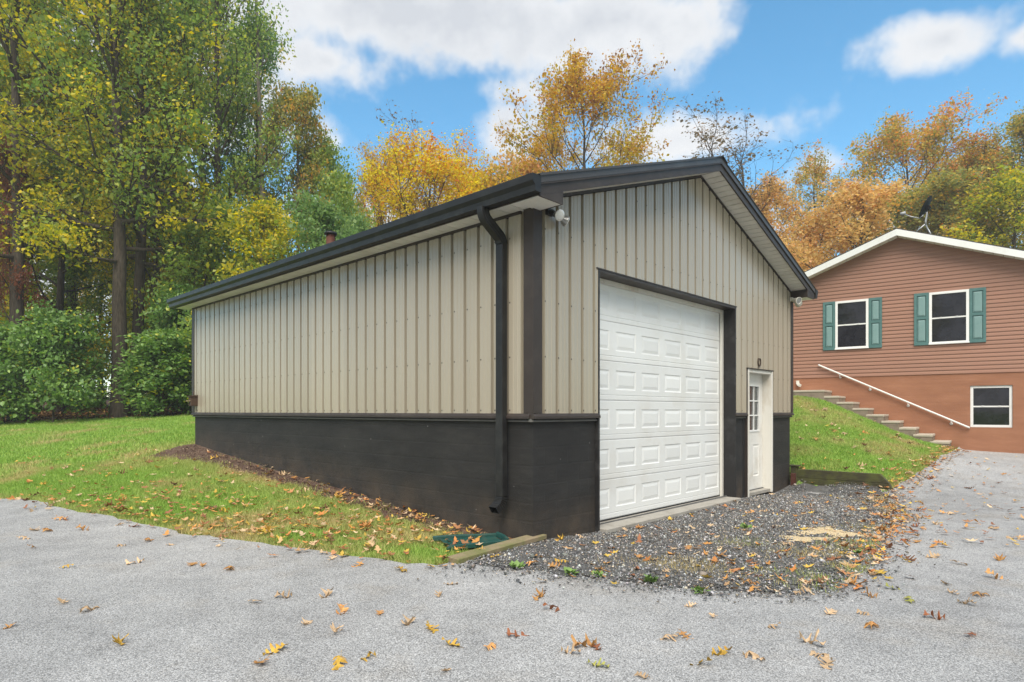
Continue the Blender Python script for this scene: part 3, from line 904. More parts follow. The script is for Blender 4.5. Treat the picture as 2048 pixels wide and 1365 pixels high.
# downspout with two elbows at the top and a ribbed kick-out at the foot
def downspout():
    v = .385
    w, d = .055, .042
    sect = [(-w, -d), (-w * .4, -d), (-w * .3, -d + .005), (w * .3, -d + .005), (w * .4, -d), (w, -d), (w, d), (-w, d)]
    sect = [(a, b) for a, b in sect]
    xg = -OE - .085; xw = -.092; zg = RZ - .17
    path = [(xg, v, zg)]
    for i in range(7):
        a = R(55) * i / 6
        path.append((xg + .12 * (1 - math.cos(a)), v, zg - .03 - .12 * math.sin(a)))
    x1, z1 = path[-1][0], path[-1][2]
    L = (xw - .04 - x1) / math.sin(R(55)) if xw - .04 > x1 else .05
    x2, z2 = x1 + L * math.sin(R(55)), z1 - L * math.cos(R(55))
    for i in range(7):
        a = R(55) * (1 - i / 6)
        path.append((x2 + .10 * (math.cos(a) - math.cos(R(55))), v, z2 - .10 * (math.sin(R(55)) - math.sin(a))))
    xw = path[-1][0]
    ds = empty('downspout', parent=garage)
    o = MB().sweep(path, sect, ref=(0, 1, 0)).build('downspout_elbow', M_gutter, garage, bevel=.004)
    o2 = MB().box(xw - d + .003, xw + d - .003, v - w + .003, v + w - .003, .40, path[-1][2]).build('downspout_pipe', M_gutter, garage, bevel=.006)
    bpy.data.objects.remove(ds)
    # corrugated kick-out elbow
    mb = MB(); rings = []
    for i in range(15):
        a = R(58) * min(1, i / 11)
        cx = xw - .13 * (1 - math.cos(a)); cz = .46 - .13 * math.sin(a) - (.0 if i <= 11 else 0)
        if i > 11:
            k = (i - 11) * .022
            cx -= math.sin(R(58)) * k; cz -= math.cos(R(58)) * k
        sc = 1.08 - (.10 if i % 2 else 0) if i < 12 else 1.02
        dx, dz = math.cos(a), math.sin(a)
        # section axes: radial in x-z plane and v
        rings.append([Vector((cx + s1 * d * sc * dx, v + s2 * w * sc, cz - s1 * d * sc * dz * -1 if False else cz - s1 * d * sc * dz)) for s1, s2 in ((-1, -1), (-1, 1), (1, 1), (1, -1))])
    vs = [q for r in rings for q in r]; fs = []
    for i in range(len(rings) - 1):
        for j in range(4):
            a_ = i * 4 + j; b_ = i * 4 + (j + 1) % 4
            fs.append((a_, b_, b_ + 4, a_ + 4))
    mb.add(vs, fs).build('downspout_outlet', M_gutter, garage)
downspout()

# overhead door opening: reveal, stops, threshold, six sections of six raised panels
DY = .20        # door plane
MB().box(OPEN_L - .03, OPEN_L, -.050, .19, -.10, OPEN_T + .03).build('door_jamb', M_blackjamb, garage)
MB().box(OPEN_R, OPEN_R + .03, -.050, .19, -.10, OPEN_T + .03).build('door_jamb', M_blackjamb, garage)
MB().box(OPEN_L + .001, OPEN_R - .001, -.048, .19, OPEN_T, OPEN_T + .028).build('door_header', M_trim, garage)
MB().box(OPEN_L - .06, OPEN_R + .06, -.054, -.003, OPEN_T + .031, OPEN_T + .045).build('header_drip', M_trim, garage)
ST = .055
MB().box(OPEN_L + .001, OPEN_L + ST, .150, .188, -.02, OPEN_T - .002).build('door_stop', M_whitewood, garage)
MB().box(OPEN_R - ST, OPEN_R - .001, .150, .188, -.02, OPEN_T - .002).build('door_stop', M_whitewood, garage)
MB().box(OPEN_L + ST + .001, OPEN_R - ST - .001, .150, .188, OPEN_T - ST, OPEN_T - .002).build('door_stop', M_whitewood, garage)
MB().box(OPEN_L + .002, OPEN_R - .002, -.15, .34, -.12, -.008).build('concrete_sill', M_concrete, garage, bevel=.008)
door = empty('overhead_door', (0, 0, 0), 0, garage)
nS = 6; DH = OPEN_T - .015; sh = DH / nS; xa, xb = OPEN_L + .012, OPEN_R - .012
cw = (xb - xa) / 6
pw, ph = cw * .76, sh * .50
for r in range(nS):
    z0 = .012 + r * sh; z1 = z0 + sh - .004
    mb = MB()
    hz0 = z0 + sh * .27; hz1 = hz0 + ph
    holes = [(xa + cw * (c + .5) - pw / 2, xa + cw * (c + .5) + pw / 2) for c in range(6)]
    cuts = [xa] + [e for h in holes for e in h] + [xb]
    # section face with a ledge line near its foot and openings for the pressed panels
    rows = [(z0, .003), (z0 + .012, 0), (z0 + .058, 0), (z0 + .061, .004), (z0 + .068, .004), (z0 + .071, 0), (hz0, 0), (hz1, 0), (z1 - .010, 0), (z1, .003)]
    for (za, ya), (zb, yb) in zip(rows[:-1], rows[1:]):
        if za == hz0:
            for i in range(0, len(cuts) - 1, 2):
                mb.add([(cuts[i], DY + ya, za), (cuts[i + 1], DY + ya, za), (cuts[i + 1], DY + yb, zb), (cuts[i], DY + yb, zb)], [(0, 1, 2, 3)])
        else:
            for i in range(len(cuts) - 1):
                mb.add([(cuts[i], DY + ya, za), (cuts[i + 1], DY + ya, za), (cuts[i + 1], DY + yb, zb), (cuts[i], DY + yb, zb)], [(0, 1, 2, 3)])
    mb.add([(xa, DY + .006, z1), (xb, DY + .006, z1), (xb, DY + .04, z1), (xa, DY + .04, z1)], [(0, 1, 2, 3)])
    mb.add([(xa, DY + .006, z0), (xb, DY + .006, z0), (xb, DY + .04, z0), (xa, DY + .04, z0)], [(0, 1, 2, 3)])
    mb.add([(xa, DY + .04, z0 - .006), (xb, DY + .04, z0 - .006), (xb, DY + .04, z1 + .006), (xa, DY + .04, z1 + .006)], [(0, 1, 2, 3)])
    mb.build('door_section', M_doorwhite, door)
    if r == 0:
        MP = MB()
        rings = []
        for ins, dp in ((0, 0), (.012, .007), (.026, .007), (.062, .001)):
            rings.append([(-pw / 2 + ins, dp, ins), (pw / 2 - ins, dp, ins), (pw / 2 - ins, dp, ph - ins), (-pw / 2 + ins, dp, ph - ins)])
        vs = [p for q in rings for p in q]; fs = []
        for k in range(3):
            for j in range(4):
                a_ = k * 4 + j; b_ = k * 4 + (j + 1) % 4
                fs.append((a_, b_, b_ + 4, a_ + 4))
        fs.append((12, 13, 14, 15))
        MP.add(vs, fs)
        pm = MP.mesh('raised_panel'); pm.materials.append(M_doorwhite)
    for h0, h1_ in holes:
        link_mesh('raised_panel', pm, None, door, loc=((h0 + h1_) / 2, DY, hz0))
MB().box(xa, xb, DY - .004, DY + .03, -.006, .010).build('bottom_seal', M_rubberseal, door)

# side door with nine panes and two lower panels
MY = .11
fw = .055
md = empty('entry_door', (0, 0, 0), 0, garage)
x0, x1, zt = MD_L + fw + .002, MD_R - fw - .002, MD_T - fw - .002
MB().box(MD_L, MD_L + fw, -.058, MY + .05, -.06, MD_T).build('door_frame', M_whitewood, garage, bevel=.003)
MB().box(MD_R - fw, MD_R, -.058, MY + .05, -.06, MD_T).build('door_frame', M_whitewood, garage, bevel=.003)
MB().box(MD_L + fw + .001, MD_R - fw - .001, -.043, MY + .05, MD_T - fw, MD_T).build('door_frame', M_whitewood, garage, bevel=.003)
MB().box(MD_L - .03, MD_R + .03, -.066, -.003, MD_T + .001, MD_T + .018).build('door_head_flashing', M_trim, garage)
MB().box(MD_L - .022, MD_L - .001, -.052, .0, -.06, MD_T).build('door_edge_trim', M_trim, garage)
MB().box(MD_R + .001, MD_R + .018, -.052, .0, GZ0 - .05, MD_T).build('door_edge_trim', M_trim, garage)
MB().box(MD_L - .085, MD_L - .023, -.008, .02, -.08, GZ0 - .07).build('dark_filler_strip', M_rubber, garage)
MB().box(x0 - .002, x1 + .002, -.03, MY + .06, -.055, .0).build('door_sill', M_concrete, garage, bevel=.004)
gx0, gx1, gz0, gz1 = x0 + .15, x1 - .15, 1.03, 1.86
pl = [(x0 + .16, x0 + .16 + .25), (x1 - .16 - .25, x1 - .16)]
pz0, pz1 = .24, .80
mb = MB()
def slab(ax, bx, az, bz):
    mb.box(ax, bx, MY, MY + .042, az, bz)
slab(x0, gx0, .004, zt); slab(gx1, x1, .004, zt); slab(gx0, gx1, gz1, zt); slab(gx0, gx1, pz1, gz0); slab(gx0, gx1, .004, pz0)
for a, b in ((gx0, pl[0][0]), (pl[0][1], pl[1][0]), (pl[1][1], gx1)):
    if b > a: slab(a, b, pz0, pz1)
M_doorleaf = simple('entry_door_paint', (.72, .71, .67), .5, .4, var=.04, scale=3, dirt=((.45, .38, .27), .6, 2.2))
mb.build('door_leaf', M_doorleaf, md)
for a, b in pl:
    MB().add([(a, MY, pz0), (b, MY, pz0), (b, MY, pz1), (a, MY, pz1), (a + .02, MY + .012, pz0 + .02), (b - .02, MY + .012, pz0 + .02), (b - .02, MY + .012, pz1 - .02), (a + .02, MY + .012, pz1 - .02),
              (a + .05, MY + .003, pz0 + .05), (b - .05, MY + .003, pz0 + .05), (b - .05, MY + .003, pz1 - .05), (a + .05, MY + .003, pz1 - .05)],
             [(0, 1, 5, 4), (1, 2, 6, 5), (2, 3, 7, 6), (3, 0, 4, 7), (4, 5, 9, 8), (5, 6, 10, 9), (6, 7, 11, 10), (7, 4, 8, 11), (8, 9, 10, 11)]).build('raised_panel', M_doorleaf, md)
mb = MB()
fr = .03
mb.box(gx0, gx0 + fr, MY - .012, MY + .03, gz0, gz1); mb.box(gx1 - fr, gx1, MY - .012, MY + .03, gz0, gz1)
mb.box(gx0 + fr, gx1 - fr, MY - .012, MY + .03, gz0, gz0 + fr); mb.box(gx0 + fr, gx1 - fr, MY - .012, MY + .03, gz1 - fr, gz1)
mb.build('glazing_frame', M_white, md)
ix0, ix1, iz0, iz1 = gx0 + fr, gx1 - fr, gz0 + fr, gz1 - fr
for i in range(3):
    for j in range(3):
        a = ix0 + (ix1 - ix0) * i / 3; b = ix0 + (ix1 - ix0) * (i + 1) / 3
        c = iz0 + (iz1 - iz0) * j / 3; d = iz0 + (iz1 - iz0) * (j + 1) / 3
        MB().box(a + .008, b - .008, MY + .014, MY + .02, c + .008, d - .008).build('pane', M_doorglass, md)
for i in (1, 2):
    a = ix0 + (ix1 - ix0) * i / 3
    MB().box(a - .011, a + .011, MY - .004, MY + .024, iz0, iz1).build('muntin', M_white, md)
    c = iz0 + (iz1 - iz0) * i / 3
    MB().box(ix0, ix1, MY - .002, MY + .022, c - .011, c + .011).build('muntin', M_white, md)
MB().lathe([(.0, -.055), (.022, -.052), (.028, -.04), (.022, -.026), (.012, -.02), (.012, -.006), (.03, -.004), (.03, 0)], 14, Matrix.Translation((x0 + .07, MY - .001, .93)) @ Matrix.Rotation(R(-90), 4, 'X')).build('door_knob', M_galv, md, smooth=True)

# ------------------------------------------------------------------ small things fixed to the garage
def par_lamp(parent, base, direction, name='lamp'):
    """socket tube + reflector bulb with a glass face"""
    d = Vector(direction).normalized()
    q = d.to_track_quat('Z', 'Y').to_matrix().to_4x4()
    M = Matrix.Translation(base) @ q
    MB().lathe([(0, -.02), (.026, -.02), (.028, .0), (.028, .075), (.022, .08), (0, .08)], 14, M).build('socket', M_rubber, parent, smooth=False)
    MB().lathe([(.020, .078), (.024, .09), (.034, .11), (.056, .15), (.061, .158), (.061, .168)], 20, M).build('reflector', M_lampgrey, parent, smooth=True)
    MB().lathe([(.0615, .166), (.058, .174), (.035, .182), (0, .185)], 20, M).build('lens', M_lampglass, parent, smooth=True)
fl = empty('floodlight', GP(.20, -.045, 3.53), math.atan2(UD.y, UD.x))
tag(fl, 'twin bulb floodlight under the eave beside the dark corner trim', 'floodlight', 'garage floodlights')
MB().box(-.055, .055, -.045, .0, -.02, .05).build('mounting_box', M_rubber, fl, bevel=.006)
par_lamp(fl, (-.02, -.05, -.0), (-.18, -.95, -.42))
par_lamp(fl, (.03, -.05, .0), (.85, -.35, -.38))
fl2 = empty('floodlight', GP(GW - .11, -.055, 3.50), math.atan2(UD.y, UD.x))
tag(fl2, 'cream floodlight at the far front corner near the brown house', 'floodlight', 'garage floodlights')
MB().box(-.05, .05, -.045, .0, -.02, .05).build('mounting_box', M_cream, fl2, bevel=.006)
for b_, d_ in (((-.02, -.05, 0), (-.45, -.85, -.25)), ((.03, -.05, 0), (.8, -.3, -.35))):
    d = Vector(d_).normalized(); M = Matrix.Translation(b_) @ d.to_track_quat('Z', 'Y').to_matrix().to_4x4()
    MB().lathe([(0, -.02), (.03, -.02), (.034, .02), (.05, .10), (.066, .14), (.068, .16), (.060, .163), (.056, .15)], 18, M).build('lamp_hood', M_cream, fl2, smooth=True)
    MB().lathe([(.058, .150), (.03, .155), (0, .157)], 18, M).build('lens', M_lampgrey, fl2, smooth=True)
# horseshoe
pts = []
for i in range(17):
    a = R(-60 + 300 * i / 16) + R(-0)
    pts.append((.058 * math.cos(a) * (1.0), 0, .075 * math.sin(a)))
hs = MB()
sec = [(-.011, -.004), (.011, -.004), (.011, .004), (-.011, .004)]
pth = []
for i in range(17):
    a = R(120 + 300 * i / 16)
    pth.append((.052 * math.cos(a), 0, .072 * math.sin(a)))
hs.sweep(pth, [(-.006, -.011), (.006, -.011), (.006, .011), (-.006, .011)], ref=(0, 1, 0))
o = hs.build('horseshoe', M_iron, None, loc=GP(5.863, -.052, 2.245), rot=(0, 0, math.atan2(UD.y, UD.x)))
tag(o, 'rusty iron horseshoe hung on the siding above the side door', 'horseshoe')
# small brown box at the back corner of the side wall
bx = empty('wall_box', GP(-.03, 9.28, 1.50), math.atan2(UD.y, UD.x))
tag(bx, 'small brown box fixed low on the siding at the back corner', 'box')
MB().box(-.14, -.001, -.075, .075, 0, .19).build('case', M_boxbrown, bx, bevel=.008)
MB().prism([(-.165, .192), (.0, .192), (.0, .225), (-.165, .205)], -.09, .09, 'y').build('lid', M_boxbrown, bx)
MB().box(-.20, -.141, -.05, .05, .09, .115).build('ledge', M_timber, bx, bevel=.004)
MB().tube([(-.05, 0, .21), (-.06, .01, .26), (-.05, .02, .30)], .010, 7).build('stub', M_boxbrown, bx)
# roof vent pipe
vp = empty('vent_pipe', GP(1.0, 5.78, roof_z(1.0)))
tag(vp, 'rusty vent pipe with dark cap on the garage roof', 'vent pipe')
MB().lathe([(.13, -.03), (.10, .04), (.078, .08), (.078, .42)], 18).build('pipe', M_rust, vp, smooth=True)
MB().lathe([(0, .43), (.115, .425), (.118, .445), (.09, .47), (0, .485)], 18).build('cap', M_gutter, vp, smooth=True)
for i in range(3):
    a = 2 * math.pi * i / 3
    MB().box(-.008, .008, -.004, .004, .38, .44).build('cap_strut', M_gutter, vp, loc=(.085 * math.cos(a), .085 * math.sin(a), 0), rot=(0, 0, a))

# splash block
def splash():
    p0 = G(1000, 1086); p1 = G(925, 1094)
    d = Vector((p1.x - p0.x, p1.y - p0.y, 0)); ang = math.atan2(d.y, d.x)
    sb = empty('splash_block', (p0.x, p0.y, p0.z + .03), ang)
    sb.rotation_euler = (R(-5), R(-2), ang)
    tag(sb, 'green plastic splash block under the downspout', 'splash block')
    L = .62
    w0, w1 = .13, .185
    mb = MB()
    mb.add([(0, -w0, .006), (L, -w1, -.002), (L, w1, -.002), (0, w0, .006), (0, -w0, -.012), (L, -w1, -.012), (L, w1, -.012), (0, w0, -.012)], [(0, 1, 2, 3), (4, 7, 6, 5), (0, 4, 5, 1), (2, 6, 7, 3), (1, 5, 6, 2), (0, 3, 7, 4)])
    mb.build('tray', M_green, sb, bevel=.006)
    for s in (-1, 1):
        m2 = MB()
        yo = lambda f: s * (w0 + (w1 - w0) * f)
        path = [(-.02, yo(0), .02), (L * .4, yo(.4), .02), (L * .85, yo(.85), .018), (L + .02, yo(1.0), .012), (L + .06, yo(1) + s * .03, .004)]
        m2.sweep(path, [(-.022, -.03), (.022, -.03), (.016, .012), (.007, .018), (-.007, .018), (-.016, .012)]).build('side_rim', M_green, sb, bevel=.004)
    MB().sweep([(-.025, -w0, .03), (-.04, 0, .03), (-.025, w0, .03)], [(-.02, -.03), (.02, -.03), (.015, .024), (-.015, .024)]).build('back_rim', M_green, sb, bevel=.004)
splash()
# edging board
pa, pb = G(905, 1128), G(1066, 1086)
d = pb - pa
ang = math.atan2(d.y, d.x)
brd = MB().box(0, 1.33, -.075, .075, 0, .05).build('edging_board', M_timber, None, bevel=.006, loc=(pa.x, pa.y, pa.z + .005), rot=(R(3), -R(1.5), ang))
tag(brd, 'weathered timber board edging the gravel at the garage corner', 'board')
# retaining timbers
rt = empty('retaining_timber', GP(7.50, -.03, 0), math.atan2(-VD.y, -VD.x))
tag(rt, 'mossy dark retaining timbers with a slanted end below the sloping lawn', 'timber')
Lr = 1.75
MB().prism([(.10, -.08), (Lr, -.08), (Lr - .10, .125), (.10, .125)], -.045, .045, 'y').build('timber', M_mossy, rt, bevel=.006)
MB().prism([(.10, .128), (Lr - .101, .128), (Lr - .24, .285), (.10, .285)], -.045, .043, 'y').build('timber', M_mossy, rt, bevel=.006)
MB().box(-.02, .10, -.06, .06, -.1, .33).build('post', M_mossy, rt, bevel=.01)
MB().box(-.05, .13, -.075, .075, .331, .36).build('post_cap', M_mossy, rt, bevel=.008)
bk = empty('cored_brick', GP(7.34, -.10, -.02), math.atan2(UD.y, UD.x) + .2)
tag(bk, 'rusty red cored brick standing against the garage corner by the timbers', 'brick')
mb = MB()
cols = [-.05, -.032, -.012, .012, .032, .05]; rws = [0, .03, .05, .08, .10, .13, .15, .18, .20, .23]
for i in range(5):
    for j in range(9):
        if i in (1, 3) and j in (1, 3, 5, 7):
            mb.add([(cols[i], -.02, rws[j]), (cols[i + 1], -.02, rws[j]), (cols[i + 1], -.02, rws[j + 1]), (cols[i], -.02, rws[j + 1])], [(0, 1, 2, 3)])
        else:
            mb.box(cols[i], cols[i + 1], -.045, .04, rws[j], rws[j + 1])
mb.build('brick_body', M_redbrick, bk)

# ------------------------------------------------------------------ house
HANG = math.atan2(HE.y, HE.x)
house = empty('house', HA, HANG)
tag(house, 'brown vinyl sided house with terracotta painted basement wall', 'house')
HL, HR_, HD = -1.5, 6.7, 9.0
HPK, HSL, HPZ = 2.6, .378, 6.22
HB = 2.37
def hroof(t):
    return HPZ - HSL * abs(t - HPK)
bw = (4.163, 5.005, .985, 2.035)
mb = MB()
for a, b, c, d in ((HL, bw[0], -.3, HB), (bw[1], HR_, -.3, HB), (bw[0], bw[1], -.3, bw[2]), (bw[0], bw[1], bw[3], HB)):
    mb.box(a, b, 0, .2, c, d)
mb.box(HL, HL + .2, .2, HD, -.3, HB); mb.box(HR_ - .2, HR_, .2, HD, -.3, HB); mb.box(HL + .2, HR_ - .2, HD - .2, HD, -.3, HB)
mb.build('basement_wall', M_stucco, house)
# sheathing behind the siding
zr = lambda t: hroof(t) - .14
MB().prism([(HL, HB + .002), (HR_, HB + .002), (HR_, zr(HR_)), (HPK, zr(HPK)), (HL, zr(HL))], .02, .12, 'y').build('gable_sheathing', M_hsiding, house)
MB().box(HL, HL + .1, .12, HD, HB, zr(HL)).build('side_wall', M_hsiding, house)
MB().box(HR_ - .1, HR_, .12, HD, HB, zr(HR_)).build('side_wall', M_hsiding, house)
MB().prism([(HL + .1, HB + .002), (HR_ - .1, HB + .002), (HR_ - .1, zr(HR_)), (HPK, zr(HPK)), (HL + .1, zr(HL))], HD - .1, HD, 'y').build('back_wall', M_hsiding, house)
EXP = .1016
z = HB - .02
k = 0
while z < zr(HPK) - .02:
    def ends(zz_):
        half = (zr(HPK) - zz_) / HSL
        return max(HL, HPK - half), min(HR_, HPK + half)
    prof = [(-.004, 0), (-.018, 0), (-.019, .008), (-.015, .058), (-.006, .068), (-.004, EXP)]
    mb = MB()
    vs = []
    for o_, dz in prof:
        a, b = ends(z + dz)
        if b <= a: a = b = HPK
        vs += [(a, o_, z + dz), (b, o_, z + dz)]
    fs = [(2 * i, 2 * i + 1, 2 * i + 3, 2 * i + 2) for i in range(len(prof) - 1)]
    mb.add(vs, fs)
    me = bpy.data.meshes.new('siding_course'); me.from_pydata(mb.v, [], mb.f)
    link_mesh('siding_course', me, M_hsiding, house)
    z += EXP; k += 1
# roof
OH = .30
for sg in (-1, 1):
    te = HL - .35 if sg < 0 else HR_ + .35
    pts = [(te, hroof(te) + .012), (HPK, HPZ + .012), (HPK, HPZ - .05), (te, hroof(te) - .05)]
    MB().prism(pts, -OH - .03, HD + OH, 'y').build('roof_slope', M_shingle, house)
    pts = [(te, hroof(te) - .052), (HPK, HPZ - .052), (HPK, HPZ - .27), (te, hroof(te) - .27)]
    pts = [(te, hroof(te) - .022), (HPK, HPZ - .022), (HPK, HPZ - .19), (te, hroof(te) - .19)]
    MB().prism(pts, -OH - .055, -OH - .031, 'y').build('rake_fascia', M_fasciawhite, house)
    n = 22
    for i in range(n):
        a = te + (HPK - te) * i / n; b = te + (HPK - te) * (i + .96) / n
        MB().prism([(a, hroof(a) - .178), (b, hroof(b) - .178), (b, hroof(b) - .168), (a, hroof(a) - .168)], -OH - .030, -.005, 'y').build('soffit_panel', M_soffit, house)

def window(t0, t1, z0, z1, depth=-.05, shutters=None):
    w = empty('window', ((t0 + t1) / 2, 0, z0), 0, house)
    W = (t1 - t0) / 2; H = z1 - z0; f = .062
    yb = .02 if depth < -.04 else .10
    mb = MB()
    mb.box(-W, -W + f, depth, yb, 0, H); mb.box(W - f, W, depth, yb, 0, H)
    mb.box(-W + f, W - f, depth, yb, H - f, H); mb.box(-W + f, W - f, depth, yb, 0, f)
    mb.build('frame', M_white, w, bevel=.004)
    mid = H * .5
    MB().box(-W + f, W - f, depth + .012, depth + .034, mid - .018, mid + .018).build('meeting_rail', M_white, w)
    for (a, b) in ((f, mid - .019), (mid + .019, H - f)):
        MB().box(-W + f + .001, W - f - .001, depth + .020, depth + .028, a, b).build('pane', M_glass, w)
    for s in (-.2, .2):
        MB().box(s * W * 2 - .025, s * W * 2 + .025, depth + .002, depth + .011, mid + .006, mid + .022).build('sash_lock', M_white, w)
    if depth < -.04:
        MB().box(-W - .01, W + .01, depth - .014, depth - .001, -.004, .03).build('sill', M_white, w, bevel=.003)
def shutter(t0, t1, z0, z1):
    s = empty('shutter', ((t0 + t1) / 2, 0, z0), 0, house)
    W = (t1 - t0) / 2; H = z1 - z0; st = .062
    ya, yb = -.050, -.012
    mid = H * .52
    mb = MB()
    mb.box(-W, -W + st, ya, yb, 0, H); mb.box(W - st, W, ya, yb, 0, H)
    for a, b in ((0, .085), (mid - .035, mid + .035), (H - .075, H)):
        mb.box(-W + st, W - st, ya, yb, a, b)
    mb.build('shutter_frame', M_shutter, s, bevel=.003)
    for a, b in ((.085, mid - .035), (mid + .035, H - .075)):
        MB().box(-W + st, W - st, -.030, -.013, a, b).build('groove', M_shutterline, s)
        g_ = .014; i_ = .03
        X0, X1, Z0, Z1 = -W + st + g_, W - st - g_, a + g_, b - g_
        MB().add([(X0, -.0305, Z0), (X1, -.0305, Z0), (X1, -.0305, Z1), (X0, -.0305, Z1), (X0 + i_, -.045, Z0 + i_), (X1 - i_, -.045, Z0 + i_), (X1 - i_, -.045, Z1 - i_), (X0 + i_, -.045, Z1 - i_)],
                 [(0, 1, 5, 4), (1, 2, 6, 5), (2, 3, 7, 6), (3, 0, 4, 7), (4, 5, 6, 7)]).build('shutter_panel', M_shutterpanel, s)
window(1.083, 1.907, 3.126, 4.48)
window(3.296, 4.143, 3.126, 4.48)
for a, b in ((.767, 1.078), (1.912, 2.229), (2.965, 3.291), (4.148, 4.487)):
    shutter(a, b, 3.12, 4.49)
window(bw[0] + .002, bw[1] - .002, bw[2] + .002, bw[3] - .002, depth=.03)
# stairs
st = empty('stairs', HA, HANG)
tag(st, 'tan concrete stairs climbing along the terracotta house wall', 'stairs')
RUN, RISE, SW = .348, .1655, 1.02
for kx in range(9):
    tr = 3.78 - RUN * kx; ztop = .646 + RISE * kx
    left = tr - RUN - .06 if kx < 8 else -2.2
    yo = -SW + random.uniform(-.02, .02)
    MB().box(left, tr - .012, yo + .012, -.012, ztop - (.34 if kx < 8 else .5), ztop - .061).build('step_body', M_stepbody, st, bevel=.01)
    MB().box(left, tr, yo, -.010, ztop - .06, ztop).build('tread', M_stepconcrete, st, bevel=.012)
# handrail
hr = empty('handrail', HP(.677, .08, 2.70), HANG)
tag(hr, 'white metal handrail bracketed to the house wall above the stairs', 'handrail')
L = 3.42; dz = 1.70
MB().tube([(-.02, 0, .02), (0, 0, 0), (L - .1, 0, -dz + .05), (L, 0, -dz), (L + .04, .02, -dz - .02), (L + .045, .05, -dz - .03)], .024, 10).build('rail', M_rail, hr, smooth=True)
for f in (.155, .37, .63, .905):
    x_, z_ = L * f, -dz * f
    b = MB()
    b.tube([(x_, 0, z_ - .02), (x_, .005, z_ - .06), (x_, .03, z_ - .085), (x_, .075, z_ - .09)], .011, 8)
    b.lathe([(0, .0), (.036, .0), (.034, .012), (0, .014)], 14, Matrix.Translation((x_, .078, z_ - .09)) @ Matrix.Rotation(R(90), 4, 'X'))
    b.build('bracket', M_rail, hr, smooth=True)
# leader elbow on the house wall by the landing
le = MB()
le.sweep([(0, 0, .1), (0, 0, .03), (.03, -.03, -.02), (.09, -.10, -.05)], [(-.04, -.03), (.04, -.03), (.04, .03), (-.04, .03)], ref=(0, 1, 0))
o = le.build('drain_elbow', M_cream, None, bevel=.004, loc=HP(.10, .06, 2.18), rot=(0, 0, HANG))
tag(o, 'short cream drain elbow at the siding foot above the top step', 'drain pipe')
# satellite dish
sdp = HP(3.18, -.55, hroof(3.18) + .08)
dish = empty('satellite_dish', sdp, HANG)
tag(dish, 'dark satellite dish on a grey tripod mast on the house roof', 'satellite dish')
MB().tube([(.0, 0, .32), (.0, 0, .42), (.03, 0, .62), (.03, 0, .72)], .024, 10).build('mast', M_galv, dish, smooth=True)
MB().tube([(0, 0, .36), (-.30, .02, .115)], .019, 8).build('leg', M_galv, dish, smooth=True)
MB().tube([(0, 0, .34), (.16, -.16, -.05)], .015, 8).build('leg', M_galv, dish, smooth=True)
MB().tube([(0, 0, .34), (.14, .28, -.05)], .015, 8).build('leg', M_galv, dish, smooth=True)
dd = Vector((-.88, .05, .45)).normalized()     # the way the dish faces
DM = Matrix.Translation((.02, 0, .80)) @ dd.to_track_quat('Z', 'Y').to_matrix().to_4x4()
prof = [(r_, .35 * r_ * r_ * 1.0) for r_ in np.linspace(.0, .30, 9)]
prof2 = prof + [(.305, prof[-1][1] - .002), (.302, prof[-1][1] - .014)] + [(r_, .35 * r_ * r_ - .012) for r_ in np.linspace(.295, 0, 8)]
md_ = MB().lathe(prof2, 28, DM)
md_.build('reflector', M_dish, dish, smooth=True)
MB().box(-.05, .05, -.05, .05, -.09, -.013).build('back_bracket', M_dish, dish).matrix_local = DM
tip = DM @ Vector((0, -.31, .03)); feed = DM @ Vector((0, -.30, .46))
MB().tube([DM @ Vector((0, -.2, -.03)), tip, tip + (feed - tip) * .5 + Vector((0, 0, -.02)), feed], .014, 8).build('feed_arm', M_galv, dish, smooth=True)
FM = Matrix.Translation(feed) @ (-(dd * .8) + Vector((0, 0, .35))).normalized().to_track_quat('Z', 'Y').to_matrix().to_4x4()
MB().lathe([(0, -.06), (.04, -.06), (.045, .0), (.055, .05), (.05, .06), (0, .062)], 14, FM).build('feed_horn', M_greyplastic, dish, smooth=True)

